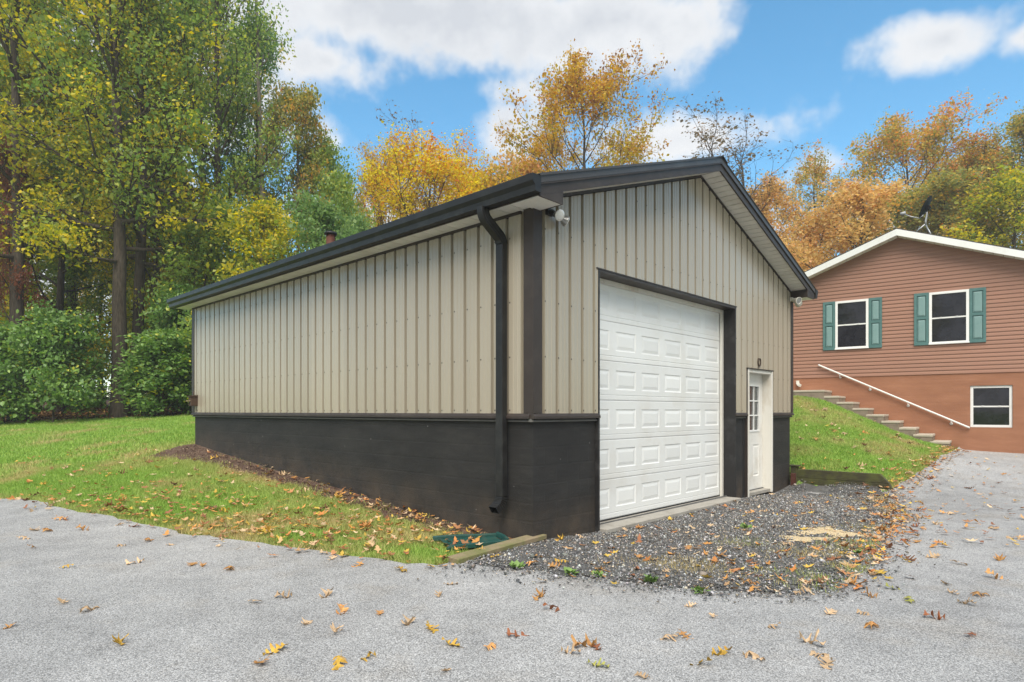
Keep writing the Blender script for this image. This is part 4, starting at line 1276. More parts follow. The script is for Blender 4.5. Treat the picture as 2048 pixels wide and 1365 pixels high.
# ------------------------------------------------------------------ trees
def tree_data(seed, H, r0, base, rad, n1=22, n2=6, n3=4, m=14, leaf=.12, sig=.22, e0=8, e1=68, shape='oval', lean=0.0, ratio=.62, wob=.012, twig=1.0, top=.97, hb=0.0):
    rg = np.random.default_rng(seed)
    WV, WF = [], []; nv = 0
    def tube(P, Rr, k):
        nonlocal nv
        P = np.asarray(P); n = len(P)
        d = np.gradient(P, axis=0); d /= np.linalg.norm(d, axis=1)[:, None] + 1e-9
        ref = np.where(np.abs(d[:, 2:3]) > .9, np.array([[1., 0, 0]]), np.array([[0, 0, 1.]]))
        sx = np.cross(d, ref); sx /= np.linalg.norm(sx, axis=1)[:, None] + 1e-9
        sy = np.cross(sx, d)
        a = np.arange(k) * 2 * np.pi / k
        V = P[:, None, :] + np.asarray(Rr)[:, None, None] * (np.cos(a)[None, :, None] * sx[:, None, :] + np.sin(a)[None, :, None] * sy[:, None, :])
        WV.append(V.reshape(-1, 3))
        i = np.arange(n - 1)[:, None] * k; j = np.arange(k)[None, :]; j2 = (j + 1) % k
        WF.append(np.stack([i + j, i + j2, i + k + j2, i + k + j], -1).reshape(-1, 4) + nv)
        nv += n * k
    nt = 14
    f = np.linspace(0, 1, nt)
    T = np.zeros((nt, 3)); T[:, 2] = f * H * top - .3 * (1 - f)
    T[:, :2] = np.cumsum(rg.normal(0, wob * H, (nt, 2)), 0) * f[:, None] * .6
    T[:, 0] += lean * f * H
    TR = r0 * ((1 - f) ** .8 * .93 + .07); TR[0] *= 1.35; TR[1] *= 1.08
    tube(T, TR, 9)
    def at(ff):
        x = ff * (nt - 1); i = min(int(x), nt - 2); return T[i] + (T[i + 1] - T[i]) * (x - i)
    LC, LT, LD = [], [], []
    def branch(p, d, L, r, n, curve, k):
        pts = [p]; dd = d.copy()
        for i in range(n):
            dd = dd + np.array([0, 0, curve / n]) + rg.normal(0, .11, 3); dd /= np.linalg.norm(dd)
            pts.append(pts[-1] + dd * L / n)
        pts = np.array(pts)
        tube(pts, r * (1 - np.linspace(0, 1, n + 1) * .8), k)
        return pts, dd
    az = rg.uniform(0, 6.28)
    for i in range(n1):
        rel = (i + rg.uniform(0, 1)) / n1
        ff = base + (1 - base) * rel * .97
        az += 2.4 + rg.normal(0, .35)
        if shape == 'oval': pr = (1 - rel) ** .55 * (.62 + 1.15 * rel) * 1.02
        elif shape == 'wide': pr = (1 - rel) ** .45 * (.9 + .45 * rel)
        elif shape == 'dome': pr = math.sqrt(max(0, 1 - rel ** 2.6)) * (.8 + .3 * rel) + .05
        elif shape == 'vase': pr = .35 + .75 * rel ** .7 if rel < .8 else 1.0
        else: pr = (1 - rel) ** .8 * 1.05
        L = max(.5, rad * pr * rg.uniform(.72, 1.15))
        e = R(e0 + (e1 - e0) * rel ** .8) + rg.normal(0, .14)
        d = np.array([math.cos(az) * math.cos(e), math.sin(az) * math.cos(e), math.sin(e)])
        p0 = at(ff * .98)
        r1 = max(.018, r0 * .42 * (1 - rel * .75) * min(1, L / rad + .2))
        P1, _ = branch(p0, d, L, r1, 5, .35, 5)
        for j in range(n2):
            s = rg.uniform(.25, 1.0) if j else 1.0
            x = s * 5; ii = min(int(x), 4); q = P1[ii] + (P1[ii + 1] - P1[ii]) * (x - ii)
            bd = P1[ii + 1] - P1[ii]; bd /= np.linalg.norm(bd)
            rv = rg.normal(0, 1, 3); rv -= bd * rv.dot(bd); rv /= np.linalg.norm(rv); rv[2] *= .7
            th = rg.uniform(.45, 1.0) if j else .2
            d2 = bd * math.cos(th) + rv * math.sin(th); d2 /= np.linalg.norm(d2)
            L2 = max(.35, L * .48 * (1.15 - .5 * s) * rg.uniform(.7, 1.2))
            P2, _ = branch(q, d2, L2, max(.010, r1 * .42), 3, .25, 4)
            for k in range(n3):
                s2 = rg.uniform(.2, 1.0) if k else 1.0
                x = s2 * 3; ii = min(int(x), 2); q2 = P2[ii] + (P2[ii + 1] - P2[ii]) * (x - ii)
                bd2 = P2[ii + 1] - P2[ii]; bd2 /= np.linalg.norm(bd2)
                d3 = bd2 * .7 + rg.normal(0, .55, 3); d3 /= np.linalg.norm(d3)
                L3 = max(.22, L2 * .42 * rg.uniform(.6, 1.3)) * twig
                P3, _ = branch(q2, d3, L3, .007, 2, .2, 3)
                mm = rg.poisson(m)
                if mm < 1: continue
                w = rg.uniform(0, 1, mm) ** .7
                c = P3[0][None] + (P3[2] - P3[0])[None] * w[:, None] + rg.normal(0, sig, (mm, 3)) * np.array([1, 1, .75])
                LC.append(c)
                tc = np.clip(rg.normal(.45, .27), 0, 1)
                LT.append(np.clip(tc * ratio + rg.uniform(0, 1, mm) * (1 - ratio) + hb * (c[:, 2] / H - .6), 0, 1))
    C = np.concatenate(LC); t = np.concatenate(LT)
    return np.concatenate(WV), np.concatenate(WF), C, t, rg

def leaf_mesh(name, C, t, size, rg, kind=4, upbias=.55, tz=None):
    n = len(C)
    a = rg.normal(0, 1, (n, 3)); a[:, 2] -= .35; a /= np.linalg.norm(a, axis=1)[:, None]
    nr = rg.normal(0, 1, (n, 3)); nr[:, 2] = np.abs(nr[:, 2]) + upbias
    b = np.cross(nr, a); b /= np.linalg.norm(b, axis=1)[:, None] + 1e-9
    nn = np.cross(a, b)
    L = size * np.clip(rg.lognormal(-.05, .32, n), .4, 1.8)[:, None]; W = L * rg.uniform(.55, .8, n)[:, None]
    fold = W * rg.uniform(.05, .3, n)[:, None]
    if kind == 4:
        V = np.stack([C - a * L * .5, C + b * W * .5 + nn * fold - a * L * .05, C + a * L * .5, C - b * W * .5 + nn * fold - a * L * .05], 1).reshape(-1, 3)
        F = np.arange(4 * n).reshape(-1, 4)
        me = npmesh(name, V, F, {'t': np.repeat(t, 4)})
    else:   # six-sided leaf with a midrib fold
        V = np.stack([C - a * L * .5, C + b * W * .46 - a * L * .18 + nn * fold, C + b * W * .40 + a * L * .18 + nn * fold * .8, C + a * L * .5 - nn * fold * .4,
                      C - b * W * .40 + a * L * .18 + nn * fold * .8, C - b * W * .46 - a * L * .18 + nn * fold], 1).reshape(-1, 3)
        i = np.arange(n)[:, None] * 6
        F = np.concatenate([i + np.array([[0, 1, 2, 3]]), i + np.array([[0, 3, 4, 5]])])
        me = npmesh(name, V, F, {'t': np.repeat(t, 6)})
    return me

VARIANT = {}
def variant(key, leafsize, kind=4, bark=None, **kw):
    wv, wf, C, t, rg = tree_data(**kw)
    wood = npmesh(key + '_wood', wv, wf, smooth=True); wood.materials.append(bark or M_bark)
    cr = leaf_mesh(key + '_crown', C, t, leafsize, rg, kind); cr.materials.append(PAL['green'])
    VARIANT[key] = (wood, cr, float(np.percentile(C[:, 2], 99.97)), 2 * float(np.percentile(np.hypot(C[:, 0], C[:, 1]), 93)))
variant('tall', .15, seed=11, H=22, r0=.30, base=.30, rad=5.2, n1=30, n2=8, n3=5, m=17, sig=.30, e0=-6)
variant('tallb', .15, seed=23, H=22, r0=.26, base=.28, rad=4.6, n1=28, n2=8, n3=5, m=17, sig=.30, e0=0, shape='wide')
variant('mid', .14, seed=31, H=13, r0=.16, base=.12, rad=3.6, n1=24, n2=7, n3=5, m=22, sig=.26, e0=-4)
variant('under', .14, seed=37, H=8, r0=.09, base=.10, rad=3.0, n1=20, n2=6, n3=4, m=24, sig=.26, e0=0, shape='wide', wob=.02)
variant('round', .135, seed=41, H=16, r0=.24, base=.14, rad=6.0, n1=40, n2=9, n3=5, m=20, sig=.28, e0=15, e1=62, shape='dome', hb=.5)
variant('airy', .16, seed=53, H=20, r0=.24, base=.22, rad=6.2, n1=36, n2=9, n3=5, m=19, sig=.27, e0=12, e1=58, shape='dome', hb=.7)
variant('airyb', .16, seed=59, H=20, r0=.22, base=.25, rad=5.6, n1=28, n2=8, n3=5, m=13, sig=.26, e0=10, e1=60, shape='dome', hb=.5)
variant('bare', .13, seed=61, H=19, r0=.16, base=.30, rad=3.4, n1=20, n2=6, n3=4, m=3.0, sig=.18, e0=40, e1=80, shape='vase')
variant('shrub', .155, 6, seed=71, H=4.2, r0=.05, base=.02, rad=2.7, n1=30, n2=7, n3=4, m=16, sig=.24, e0=12, e1=75, shape='wide', wob=.03)
variant('shrubb', .14, 6, seed=79, H=4.0, r0=.05, base=.02, rad=1.9, n1=26, n2=7, n3=4, m=15, sig=.22, e0=20, e1=78, shape='oval', wob=.03)

def put_tree(key, px, Y, topy, pal, label, cat='tree', group=None, rz=None, wide=1.0, name='tree', bark=None, X=None, Hm=None, sunk=0, w=None):
    wood, cr, H0, W0 = VARIANT[key]
    if X is None: X = (px - 1024) / 1264.0 * Y
    z = h1(X, Y)
    H = Hm if Hm else (EYE + (823 - topy) / 1264.0 * Y - z)
    s = H / H0
    if w: wide = (w / 1264.0 * Y) / (W0 * s)
    o = empty(name, (X, Y, z - sunk), random.uniform(0, 6.28) if rz is None else rz)
    o.scale = (s * wide, s * wide, s)
    tag(o, label, cat, group)
    w = link_mesh('trunk' if cat == 'tree' else 'stems', wood, None, o)
    c = link_mesh('crown' if cat == 'tree' else 'foliage', cr, None, o)
    c.material_slots[0].link = 'OBJECT'; c.material_slots[0].material = PAL[pal]
    if bark:
        w.material_slots[0].link = 'OBJECT'; w.material_slots[0].material = bark
    return o
LW = 'trees of the left woods'
BT = 'trees behind the garage and house'
T = put_tree
T('tall', 240, 25.0, -330, 'greengold', 'tall green and gold tree with the thickest trunk, left woods', group=LW, name='maple_tree', w=430)
T('tallb', 274, 26.5, -260, 'green', 'tall green tree just right of the thickest trunk', group=LW, name='maple_tree', w=360)
T('mid', 303, 27.5, 60, 'greengold', 'slim yellowing tree, third trunk from the garage back corner', group=LW, name='maple_tree', w=200)
T('tall', 34, 25.5, -380, 'greengold', 'dark trunked tree with low side limb at the left picture edge', group=LW, name='maple_tree', w=400)
T('mid', 22, 26.0, 265, 'red', 'dull red leaved tree at the far left behind the nearest trunk', group=LW, name='maple_tree', w=120)
T('tallb', 425, 28.5, -260, 'green', 'tall dense green tree whose crown leaves the top of the picture', group=LW, name='oak_tree', w=270)
T('tall', 345, 31, -230, 'deep', 'tall deep green tree between the thick trunk and garage corner', group=LW, name='oak_tree', w=300)
T('tallb', 520, 31, 10, 'deep', 'green tree under the bare pole trunk at the wood edge', group=LW, name='oak_tree', w=210)
T('mid', 590, 30, 165, 'olive', 'grey green tree stepping down right of the tall crowns', group=LW, name='oak_tree', w=185)
T('mid', 655, 31, 265, 'green', 'green tree with reddish tips left of the golden tree', group=LW, name='oak_tree', w=175)
T('under', 640, 24, 395, 'deep', 'dark green tree just behind the garage roof vent', group=LW, name='oak_tree', wide=.9)
T('under', 545, 25, 385, 'greengold', 'yellow green small tree over the garage roof edge', group=LW, name='maple_tree')
T('under', 730, 27, 420, 'deep', 'low green tree behind the garage eave before the golden tree', group=LW, name='oak_tree', wide=.8)
T('mid', 120, 29, 90, 'greengold', 'gold and green tree between the left trunks', group=LW, name='maple_tree')
T('tall', 140, 34, -150, 'green', 'tall green tree deep in the woods behind the big shrub', group=LW, name='oak_tree')
T('tallb', -60, 29, -250, 'green', 'green tree whose crown reaches in from the left edge', group=LW, name='oak_tree')
T('mid', 60, 34, 330, 'gold', 'golden tree low behind the far left trunk', group=LW, name='maple_tree')
T('mid', 200, 38, 330, 'gold', 'golden orange tree seen between the left trunks', group=LW, name='maple_tree')
T('mid', 340, 36, 330, 'orange', 'orange tree seen past the garage back corner', group=LW, name='maple_tree')
T('under', 160, 31, 480, 'green', 'small understory tree with a crooked dark stem behind the big shrub', group=LW, name='understory_tree')
T('under', 345, 30.5, 420, 'greengold', 'yellow green understory tree beside the garage back corner', group=LW, name='understory_tree')
T('under', 400, 26.5, 400, 'green', 'green understory tree overhanging the garage gutter end', group=LW, name='understory_tree')
T('under', 20, 31, 520, 'greengold', 'low yellowing tree at the left edge behind the shrub', group=LW, name='understory_tree')
T('tall', 420, 38, -60, 'olive', 'far olive tree behind the tall green crowns', group=LW, name='oak_tree')
T('tallb', 250, 42, -60, 'green', 'far green tree behind the thickest trunk', group=LW, name='oak_tree')
T('tall', 30, 42, -60, 'olive', 'far olive tree behind the left edge trunk', group=LW, name='oak_tree')
for i, (x_, y_, H_, k_, p_) in enumerate(((-30, -16, 15, 'mid', 'green'), (-22, -20, 17, 'tallb', 'greengold'), (-14, -22, 16, 'tall', 'green'), (-6, -23, 15, 'mid', 'deep'), (2, -24, 17, 'tallb', 'olive'), (10, -22, 15, 'mid', 'green'),
                                     (18, -20, 17, 'tall', 'green'), (26, -15, 15, 'mid', 'orange'), (30, -6, 14, 'mid', 'green'), (33, 3, 15, 'mid', 'olive'), (-33, -6, 15, 'mid', 'green'), (-36, 4, 15, 'mid', 'olive'))):
    T(k_, 0, y_, 0, p_, '%s tree of the row behind the viewer, seen only mirrored in the windows' % ('far left', 'second', 'third', 'fourth', 'fifth', 'sixth', 'seventh', 'eighth', 'ninth', 'far right', 'left side', 'left end')[i], group='trees across the driveway', name='opposite_tree', X=x_, Hm=H_, wide=1.1)
for i, (px, Y) in enumerate(((40, 30), (120, 31), (340, 31))):
    T('shrub', px, Y, 660, 'bush', ('green undergrowth shrub deep in the woods, %s from the left' % ('leftmost', 'second', 'third')[i]), 'shrub', 'undergrowth deep in the woods', name='shrub', wide=1.2)
# bare pole trunk
def pole():
    Y = 29.0; X = (519 - 1024) / 1264 * Y; z = h1(X, Y)
    t = empty('dead_tree', (X, Y, z)); tag(t, 'bare pale dead trunk standing above the green crowns at the wood edge', 'tree')
    rg = random.Random(4); pts = []; mb = MB()
    for i in range(16):
        f = i / 15; pts.append((math.sin(f * 5) * .12 + rg.gauss(0, .03), rg.gauss(0, .03), f * 21.5 - .2))
    n = 8; rings = []
    for i, p in enumerate(pts):
        r = .17 * (1 - i / 15 * .72)
        rings.append([(p[0] + r * math.cos(2 * math.pi * j / n), p[1] + r * math.sin(2 * math.pi * j / n), p[2]) for j in range(n)])
    fs = [(i * n + j, i * n + (j + 1) % n, (i + 1) * n + (j + 1) % n, (i + 1) * n + j) for i in range(15) for j in range(n)]
    mb.add([q for r in rings for q in r], fs).build('trunk', M_barklight, t, smooth=True)
    for i in range(9):
        k = rg.randint(9, 15); p = Vector(pts[k]); a = rg.uniform(0, 6.28); L = rg.uniform(.5, 1.3)
        MB().sweep([p, p + Vector((math.cos(a) * L * .5, math.sin(a) * L * .5, L * .35)), p + Vector((math.cos(a) * L * .7, math.sin(a) * L * .7, L * .9))], [(.03, 0), (0, .03), (-.03, 0), (0, -.03)]).build('limb', M_barklight, t, smooth=True)
pole()
SHG = 'shrubs at the woods edge'
T('shrub', 105, 23.6, 606, 'bush', 'large broad leaved green shrub at the far left woods edge', 'shrub', SHG, name='shrub', w=190)
T('shrubb', 325, 24.3, 655, 'bush', 'green shrub with yellow leaves beside the garage back corner', 'shrub', SHG, name='shrub', w=138)
T('shrubb', 5, 24.2, 640, 'bush', 'green shrub cut by the left picture edge', 'shrub', SHG, name='shrub', w=150)
T('shrub', 370, 26.2, 560, 'bush', 'taller green shrub hidden partly by the garage back edge', 'shrub', SHG, name='shrub', wide=.9)
# behind the garage
T('under', 690, 29, 335, 'green', 'green tree low between the reddish tipped tree and the golden tree', group=LW, name='oak_tree', w=170)
T('round', 925, 37, 300, 'gold', 'second golden tree behind the right side of the round golden tree', group=BT, name='golden_tree', w=210)
T('round', 770, 38, 290, 'orange', 'orange tree behind the left side of the round golden tree', group=BT, name='golden_tree', w=190)
T('round', 845, 34, 258, 'gold', 'round golden orange tree behind the garage eave', group=BT, name='golden_tree', w=330)
T('bare', 820, 37, 205, 'dry', 'thin bare topped tree rising out of the golden tree', group=BT, name='bare_tree', w=110)
T('airy', 1180, 36, 102, 'orange', 'tall airy orange oak above the garage roof', group=BT, name='oak_tree', w=330)
T('airyb', 1095, 41, 235, 'orange', 'olive and orange tree left behind the tall orange oak', group=BT, name='oak_tree', w=190)
T('under', 1055, 40, 310, 'rust', 'low pinkish rust tree between golden tree and orange oak', group=BT, name='oak_tree', wide=.8)
T('under', 960, 38, 330, 'orange', 'low orange tree right of the golden tree', group=BT, name='oak_tree', wide=.8)
T('bare', 1430, 37, 170, 'dry', 'sparse nearly leafless tree behind the roof peak', group=BT, name='bare_tree', w=165)
T('bare', 1490, 40, 205, 'dry', 'smaller nearly leafless tree right of the roof peak', group=BT, name='bare_tree', w=175)
T('mid', 1550, 40, 345, 'rust', 'rust orange tree right of the garage roof peak', group=BT, name='oak_tree', w=160)
T('airyb', 1620, 46, 300, 'olive', 'thin olive tree between the two rust trees', group=BT, name='oak_tree', w=180)
T('mid', 1705, 36, 362, 'rust', 'dense rust orange tree left of the house ridge', group=BT, name='oak_tree', w=250)
T('airy', 1830, 45, 215, 'olive', 'tall thin crowned olive and orange tree behind the house', group=BT, name='oak_tree', w=330)
T('airyb', 1900, 50, 285, 'orange', 'orange tree far behind the satellite dish', group=BT, name='oak_tree', w=280)
T('airy', 1960, 43, 275, 'olive', 'leafy olive tree right behind the house ridge', group=BT, name='oak_tree', w=260)
T('tall', 2065, 40, 205, 'olive', 'tall green tree cut by the right picture edge', group=BT, name='oak_tree', w=270)
T('mid', 1915, 38, 345, 'olive', 'yellow green tree directly above the house roof', group=BT, name='maple_tree', w=260)
T('mid', 2010, 36, 340, 'greengold', 'yellow green tree at the right above the white fascia', group=BT, name='maple_tree', w=250)
T('mid', 1790, 42, 380, 'olive', 'olive green tree behind the satellite dish', group=BT, name='oak_tree', w=240)
T('mid', 1640, 40, 420, 'rust', 'low rust tree just over the house eave', group=BT, name='oak_tree', w=220)
# ------------------------------------------------------------------ ground cover and fallen leaves
RG = np.random.default_rng(5)
def vnoise(x, y, s, seed):
    """cheap smooth value noise"""
    r = np.random.default_rng(seed).uniform(0, 1, (64, 64))
    x = x * s; y = y * s
    xi = np.floor(x).astype(int); yi = np.floor(y).astype(int); fx = x - xi; fy = y - yi
    fx = fx * fx * (3 - 2 * fx); fy = fy * fy * (3 - 2 * fy)
    g_ = lambda a, b: r[a % 64, b % 64]
    return (g_(xi, yi) * (1 - fx) + g_(xi + 1, yi) * fx) * (1 - fy) + (g_(xi, yi + 1) * (1 - fx) + g_(xi + 1, yi + 1) * fx) * fy
GAR = [tuple(GP(-.02, -.02)[:2]), tuple(GP(GW + .02, -.02)[:2]), tuple(GP(GW + .02, GL + .02)[:2]), tuple(GP(-.02, GL + .02)[:2])]
STAIR = [tuple(HP(-3, 1.0)[:2]), tuple(HP(3.78, 1.0)[:2]), tuple(HP(3.78, -5)[:2]), tuple(HP(-3, -5)[:2])]
def blades(name, n, box, hmin, hmax, width, label, keep, dry=.0, cat='grass'):
    x = RG.uniform(box[0], box[1], n); y = RG.uniform(box[2], box[3], n)
    m = keep(x, y); x, y = x[m], y[m]
    n = len(x)
    z = hgt(x, y) - .005
    d1 = vnoise(x, y, 1.3, 1); d2 = vnoise(x, y, .35, 2); d3 = vnoise(x, y, 5, 3)
    hh = RG.uniform(hmin, hmax, n) * (.65 + .7 * d3)
    a = RG.uniform(0, 6.28, n); w = width * RG.uniform(.7, 1.4, n)
    ln = RG.uniform(.15, .9, n) * hh; la = RG.uniform(0, 6.28, n)
    P = np.stack([x, y, z], 1)
    V = np.empty((n, 3, 3))
    V[:, 0] = P + np.stack([np.cos(a) * w, np.sin(a) * w, 0 * w], 1)
    V[:, 1] = P - np.stack([np.cos(a) * w, np.sin(a) * w, 0 * w], 1)
    V[:, 2] = P + np.stack([np.cos(la) * ln, np.sin(la) * ln, hh], 1)
    dryness = np.clip((d1 * .55 + d2 * .3 + d3 * .25 - .58) * 2.2 + dry + RG.normal(0, .16, n), 0, 1)
    if cat == 'grass' and name == 'lawn_grass': dryness = np.clip(dryness + np.where(x < 3, np.interp(y, [7, 14], [.13, -.12]), np.interp(y, [11, 16], [-.02, .12])) + (d1 - .5) * .7, 0, 1)
    ed = np.minimum(edgedist(lawn_edge, x, y, False), edgedist(rlawn_edge, x, y, False))
    dryness = np.clip(dryness + np.clip(.35 - ed, 0, 1) * 1.1, 0, 1)
    sd_ = edgedist(SOIL_POLY, x, y)
    dryness = np.clip(dryness + np.clip(.9 - sd_, 0, 1) * .55, 0, 1)
    gA = np.array([.19, .36, .045]); gB = np.array([.40, .56, .12]); dr = np.array([.60, .48, .22])
    t = RG.uniform(0, 1, n)[:, None]
    c = gA * (1 - t) + gB * t
    c = c * (1 - dryness[:, None]) + dr * RG.uniform(.7, 1.2, n)[:, None] * dryness[:, None]
    col = np.concatenate([np.repeat(c, 3, 0), np.ones((3 * n, 1))], 1)
    me = npmesh(name, V.reshape(-1, 3), np.arange(3 * n).reshape(-1, 3), {'col': col})
    o = link_mesh(name, me, M_grass)
    tag(o, label, cat, kind='stuff')
    return o
def view(x, y, pad=.04):
    return (y > 2) & (np.abs(x / np.maximum(y, .1)) < .81 + pad)
_p = G(965, 1090); SPLASH = (_p.x, _p.y)
def lawn_ok(x, y):
    m = view(x, y) & ~inpoly(D_POLY, x, y) & ~inpoly(GAR, x, y) & ~inpoly(W_POLY, x, y) & ~inpoly(STAIR, x, y)
    ins = inpoly(SOIL_POLY, x, y); ed = edgedist(SOIL_POLY, x, y)
    sb_ = SPLASH; m = m & (np.hypot((x - sb_[0]), (y - sb_[1])) > .42)
    return m & (~ins | ((ed < .16) & (RG.uniform(0, 1, len(x)) < .12)))
blades('lawn_grass', 330000, (-9.5, .3, 5.6, 12.5), .025, .075, .0042, 'short green lawn grass beside the garage side wall', lawn_ok)
blades('lawn_grass', 210000, (-23, -5, 10.5, 26), .04, .09, .010, 'bright green lawn grass running back to the woods', lambda x, y: lawn_ok(x, y) & ((y > 12.5) | (x < -9.5)))
blades('lawn_grass', 240000, (4.5, 12.5, 10.5, 18.5), .03, .07, .0062, 'sloping lawn grass below the concrete stairs', lambda x, y: lawn_ok(x, y) & ((x - C0.x) * UD.x + (y - C0.y) * UD.y > GW + .1), dry=.0)
# dry tufts and weeds in the gravel
def in_gravel(x, y):
    return inpoly(G_OUT, x, y)
TUFT_SPOTS = [g(1385, 1140), g(1340, 1132), g(1490, 1090), g(1640, 1112), g(1690, 1100), g(1755, 1060), g(1765, 1020), g(1770, 1004), g(1600, 1150), g(1660, 1165), g(1700, 1140), g(1745, 1090)]
def tuft_keep(x, y):
    d = np.full(x.shape, 9.)
    for i, s in enumerate(TUFT_SPOTS):
        d = np.minimum(d, np.hypot((x - s[0]) / (.75 if i % 2 else .55), (y - s[1]) / .5))
    return (RG.uniform(0, 1, len(x)) < np.exp(-(d / .5) ** 2) * .9) & in_gravel(x, y)
blades('dry_grass', 230000, (0, 6.5, 4.6, 11.5), .02, .06, .0042, 'dry yellow grass patches growing in the gravel', tuft_keep, dry=1.0)

# gravel stones
def gravel():
    n = 150000
    x = RG.uniform(-.8, 7, n); y = RG.uniform(4.7, 12.3, n)
    inside = inpoly(G_OUT, x, y); ed = edgedist(grav_edge, x, y, False)
    m = ((inside & (RG.uniform(0, 1, n) < np.clip(.75 + ed, 0, 1))) | (~inside & (ed < .9) & (RG.uniform(0, 1, n) < .55 * np.exp(-ed * 9)) & inpoly(D_POLY, x, y))) & ~inpoly(GAR, x, y)
    apron = [tuple(GP(OPEN_L, -.15)[:2]), tuple(GP(OPEN_R, -.15)[:2]), tuple(GP(OPEN_R, .3)[:2]), tuple(GP(OPEN_L, .3)[:2])]
    m &= ~inpoly(apron, x, y) & view(x, y)
    x, y = x[m], y[m]; n = len(x)
    s = RG.lognormal(math.log(.0070), .42, n)
    P = np.stack([x, y, hgt(x, y) + .020 + s * .3], 1)
    base = np.array([[1, 0, 0], [-1, 0, 0], [0, 1, 0], [0, -1, 0], [0, 0, 1], [0, 0, -1]], float)
    f8 = np.array([[0, 2, 4], [2, 1, 4], [1, 3, 4], [3, 0, 4], [2, 0, 5], [1, 2, 5], [3, 1, 5], [0, 3, 5]])
    off = base[None] * RG.uniform(.65, 1.35, (n, 6, 1)) + RG.normal(0, .18, (n, 6, 3))
    off *= s[:, None, None] * np.array([1, 1, .7])
    a = RG.uniform(0, 6.28, n); ca, sa = np.cos(a)[:, None], np.sin(a)[:, None]
    V = np.stack([off[..., 0] * ca - off[..., 1] * sa, off[..., 0] * sa + off[..., 1] * ca, off[..., 2]], -1) + P[:, None]
    F = (np.arange(n)[:, None, None] * 6 + f8[None]).reshape(-1, 3)
    v = np.clip(RG.lognormal(math.log(.15), .6, n), .035, .6)
    pale = RG.uniform(0, 1, n) < .08; v = np.where(pale, RG.uniform(.3, .6, n), v)
    tint = RG.normal(0, .03, (n, 3)) + np.where(RG.uniform(0, 1, (n, 1)) < .25, np.array([[1.18, 1.0, .8]]), np.array([[1, 1, 1.0]]))
    c = v[:, None] * tint
    col = np.concatenate([np.repeat(np.clip(c, .01, 1), 6, 0), np.ones((6 * n, 1))], 1)
    me = npmesh('gravel', V.reshape(-1, 3), F, {'col': col})
    tag(link_mesh('gravel', me, M_stone), 'dark grey gravel stones in front of the garage doors', 'gravel', kind='stuff')
gravel()
# patch of pale sand in the gravel
def blob(cx, cy, rx, ry, seed, n=40):
    rg = random.Random(seed); ph = [rg.uniform(0, 6.28) for _ in range(4)]
    return [(cx + rx * (1 + .16 * math.sin(3 * a + ph[0]) + .10 * math.sin(7 * a + ph[1]) + .06 * math.sin(13 * a + ph[2])) * math.cos(a),
             cy + ry * (1 + .16 * math.sin(4 * a + ph[3]) + .10 * math.sin(9 * a + ph[1])) * math.sin(a)) for a in [2 * math.pi * i / n for i in range(n)]]
def sand():
    P = []
    for px, py, rx, ry, n in ((1650, 1068, .34, .16, 5200), (1610, 1083, .24, .09, 3000), (1700, 1075, .25, .12, 1200)):
        c = g(px, py)
        a = RG.uniform(0, 6.28, n); r = np.abs(RG.normal(0, .48, n)) * (.8 + .35 * np.sin(3 * a + px) + .2 * np.sin(7 * a))
        P.append(np.stack([c[0] + rx * r * np.cos(a), c[1] + ry * r * np.sin(a) * 1.6], 1))
    P = np.concatenate(P); n = len(P)
    s_ = RG.uniform(.006, .014, n)
    z = hgt(P[:, 0], P[:, 1]) + .027
    base = np.array([[1, 0, 0], [-.5, .87, 0], [-.5, -.87, 0], [0, 0, .55]])
    a = RG.uniform(0, 6.28, n); ca, sa = np.cos(a)[:, None], np.sin(a)[:, None]
    b_ = base[None] * s_[:, None, None] * RG.uniform(.7, 1.4, (n, 4, 1))
    V = np.stack([b_[..., 0] * ca - b_[..., 1] * sa + P[:, :1], b_[..., 0] * sa + b_[..., 1] * ca + P[:, 1:], b_[..., 2] + z[:, None]], -1)
    F = (np.arange(n)[:, None, None] * 4 + np.array([[0, 1, 3], [1, 2, 3], [2, 0, 3]])[None]).reshape(-1, 3)
    c = np.array([.55, .44, .27]) * RG.uniform(.7, 1.2, (n, 1))
    col = np.concatenate([np.repeat(c, 4, 0), np.ones((4 * n, 1))], 1)
    tag(link_mesh('sand', npmesh('sand', V.reshape(-1, 3), F, {'col': col}), M_stone), 'pale tan sand spilled on the gravel before the side door', 'sand', kind='stuff')
sand()

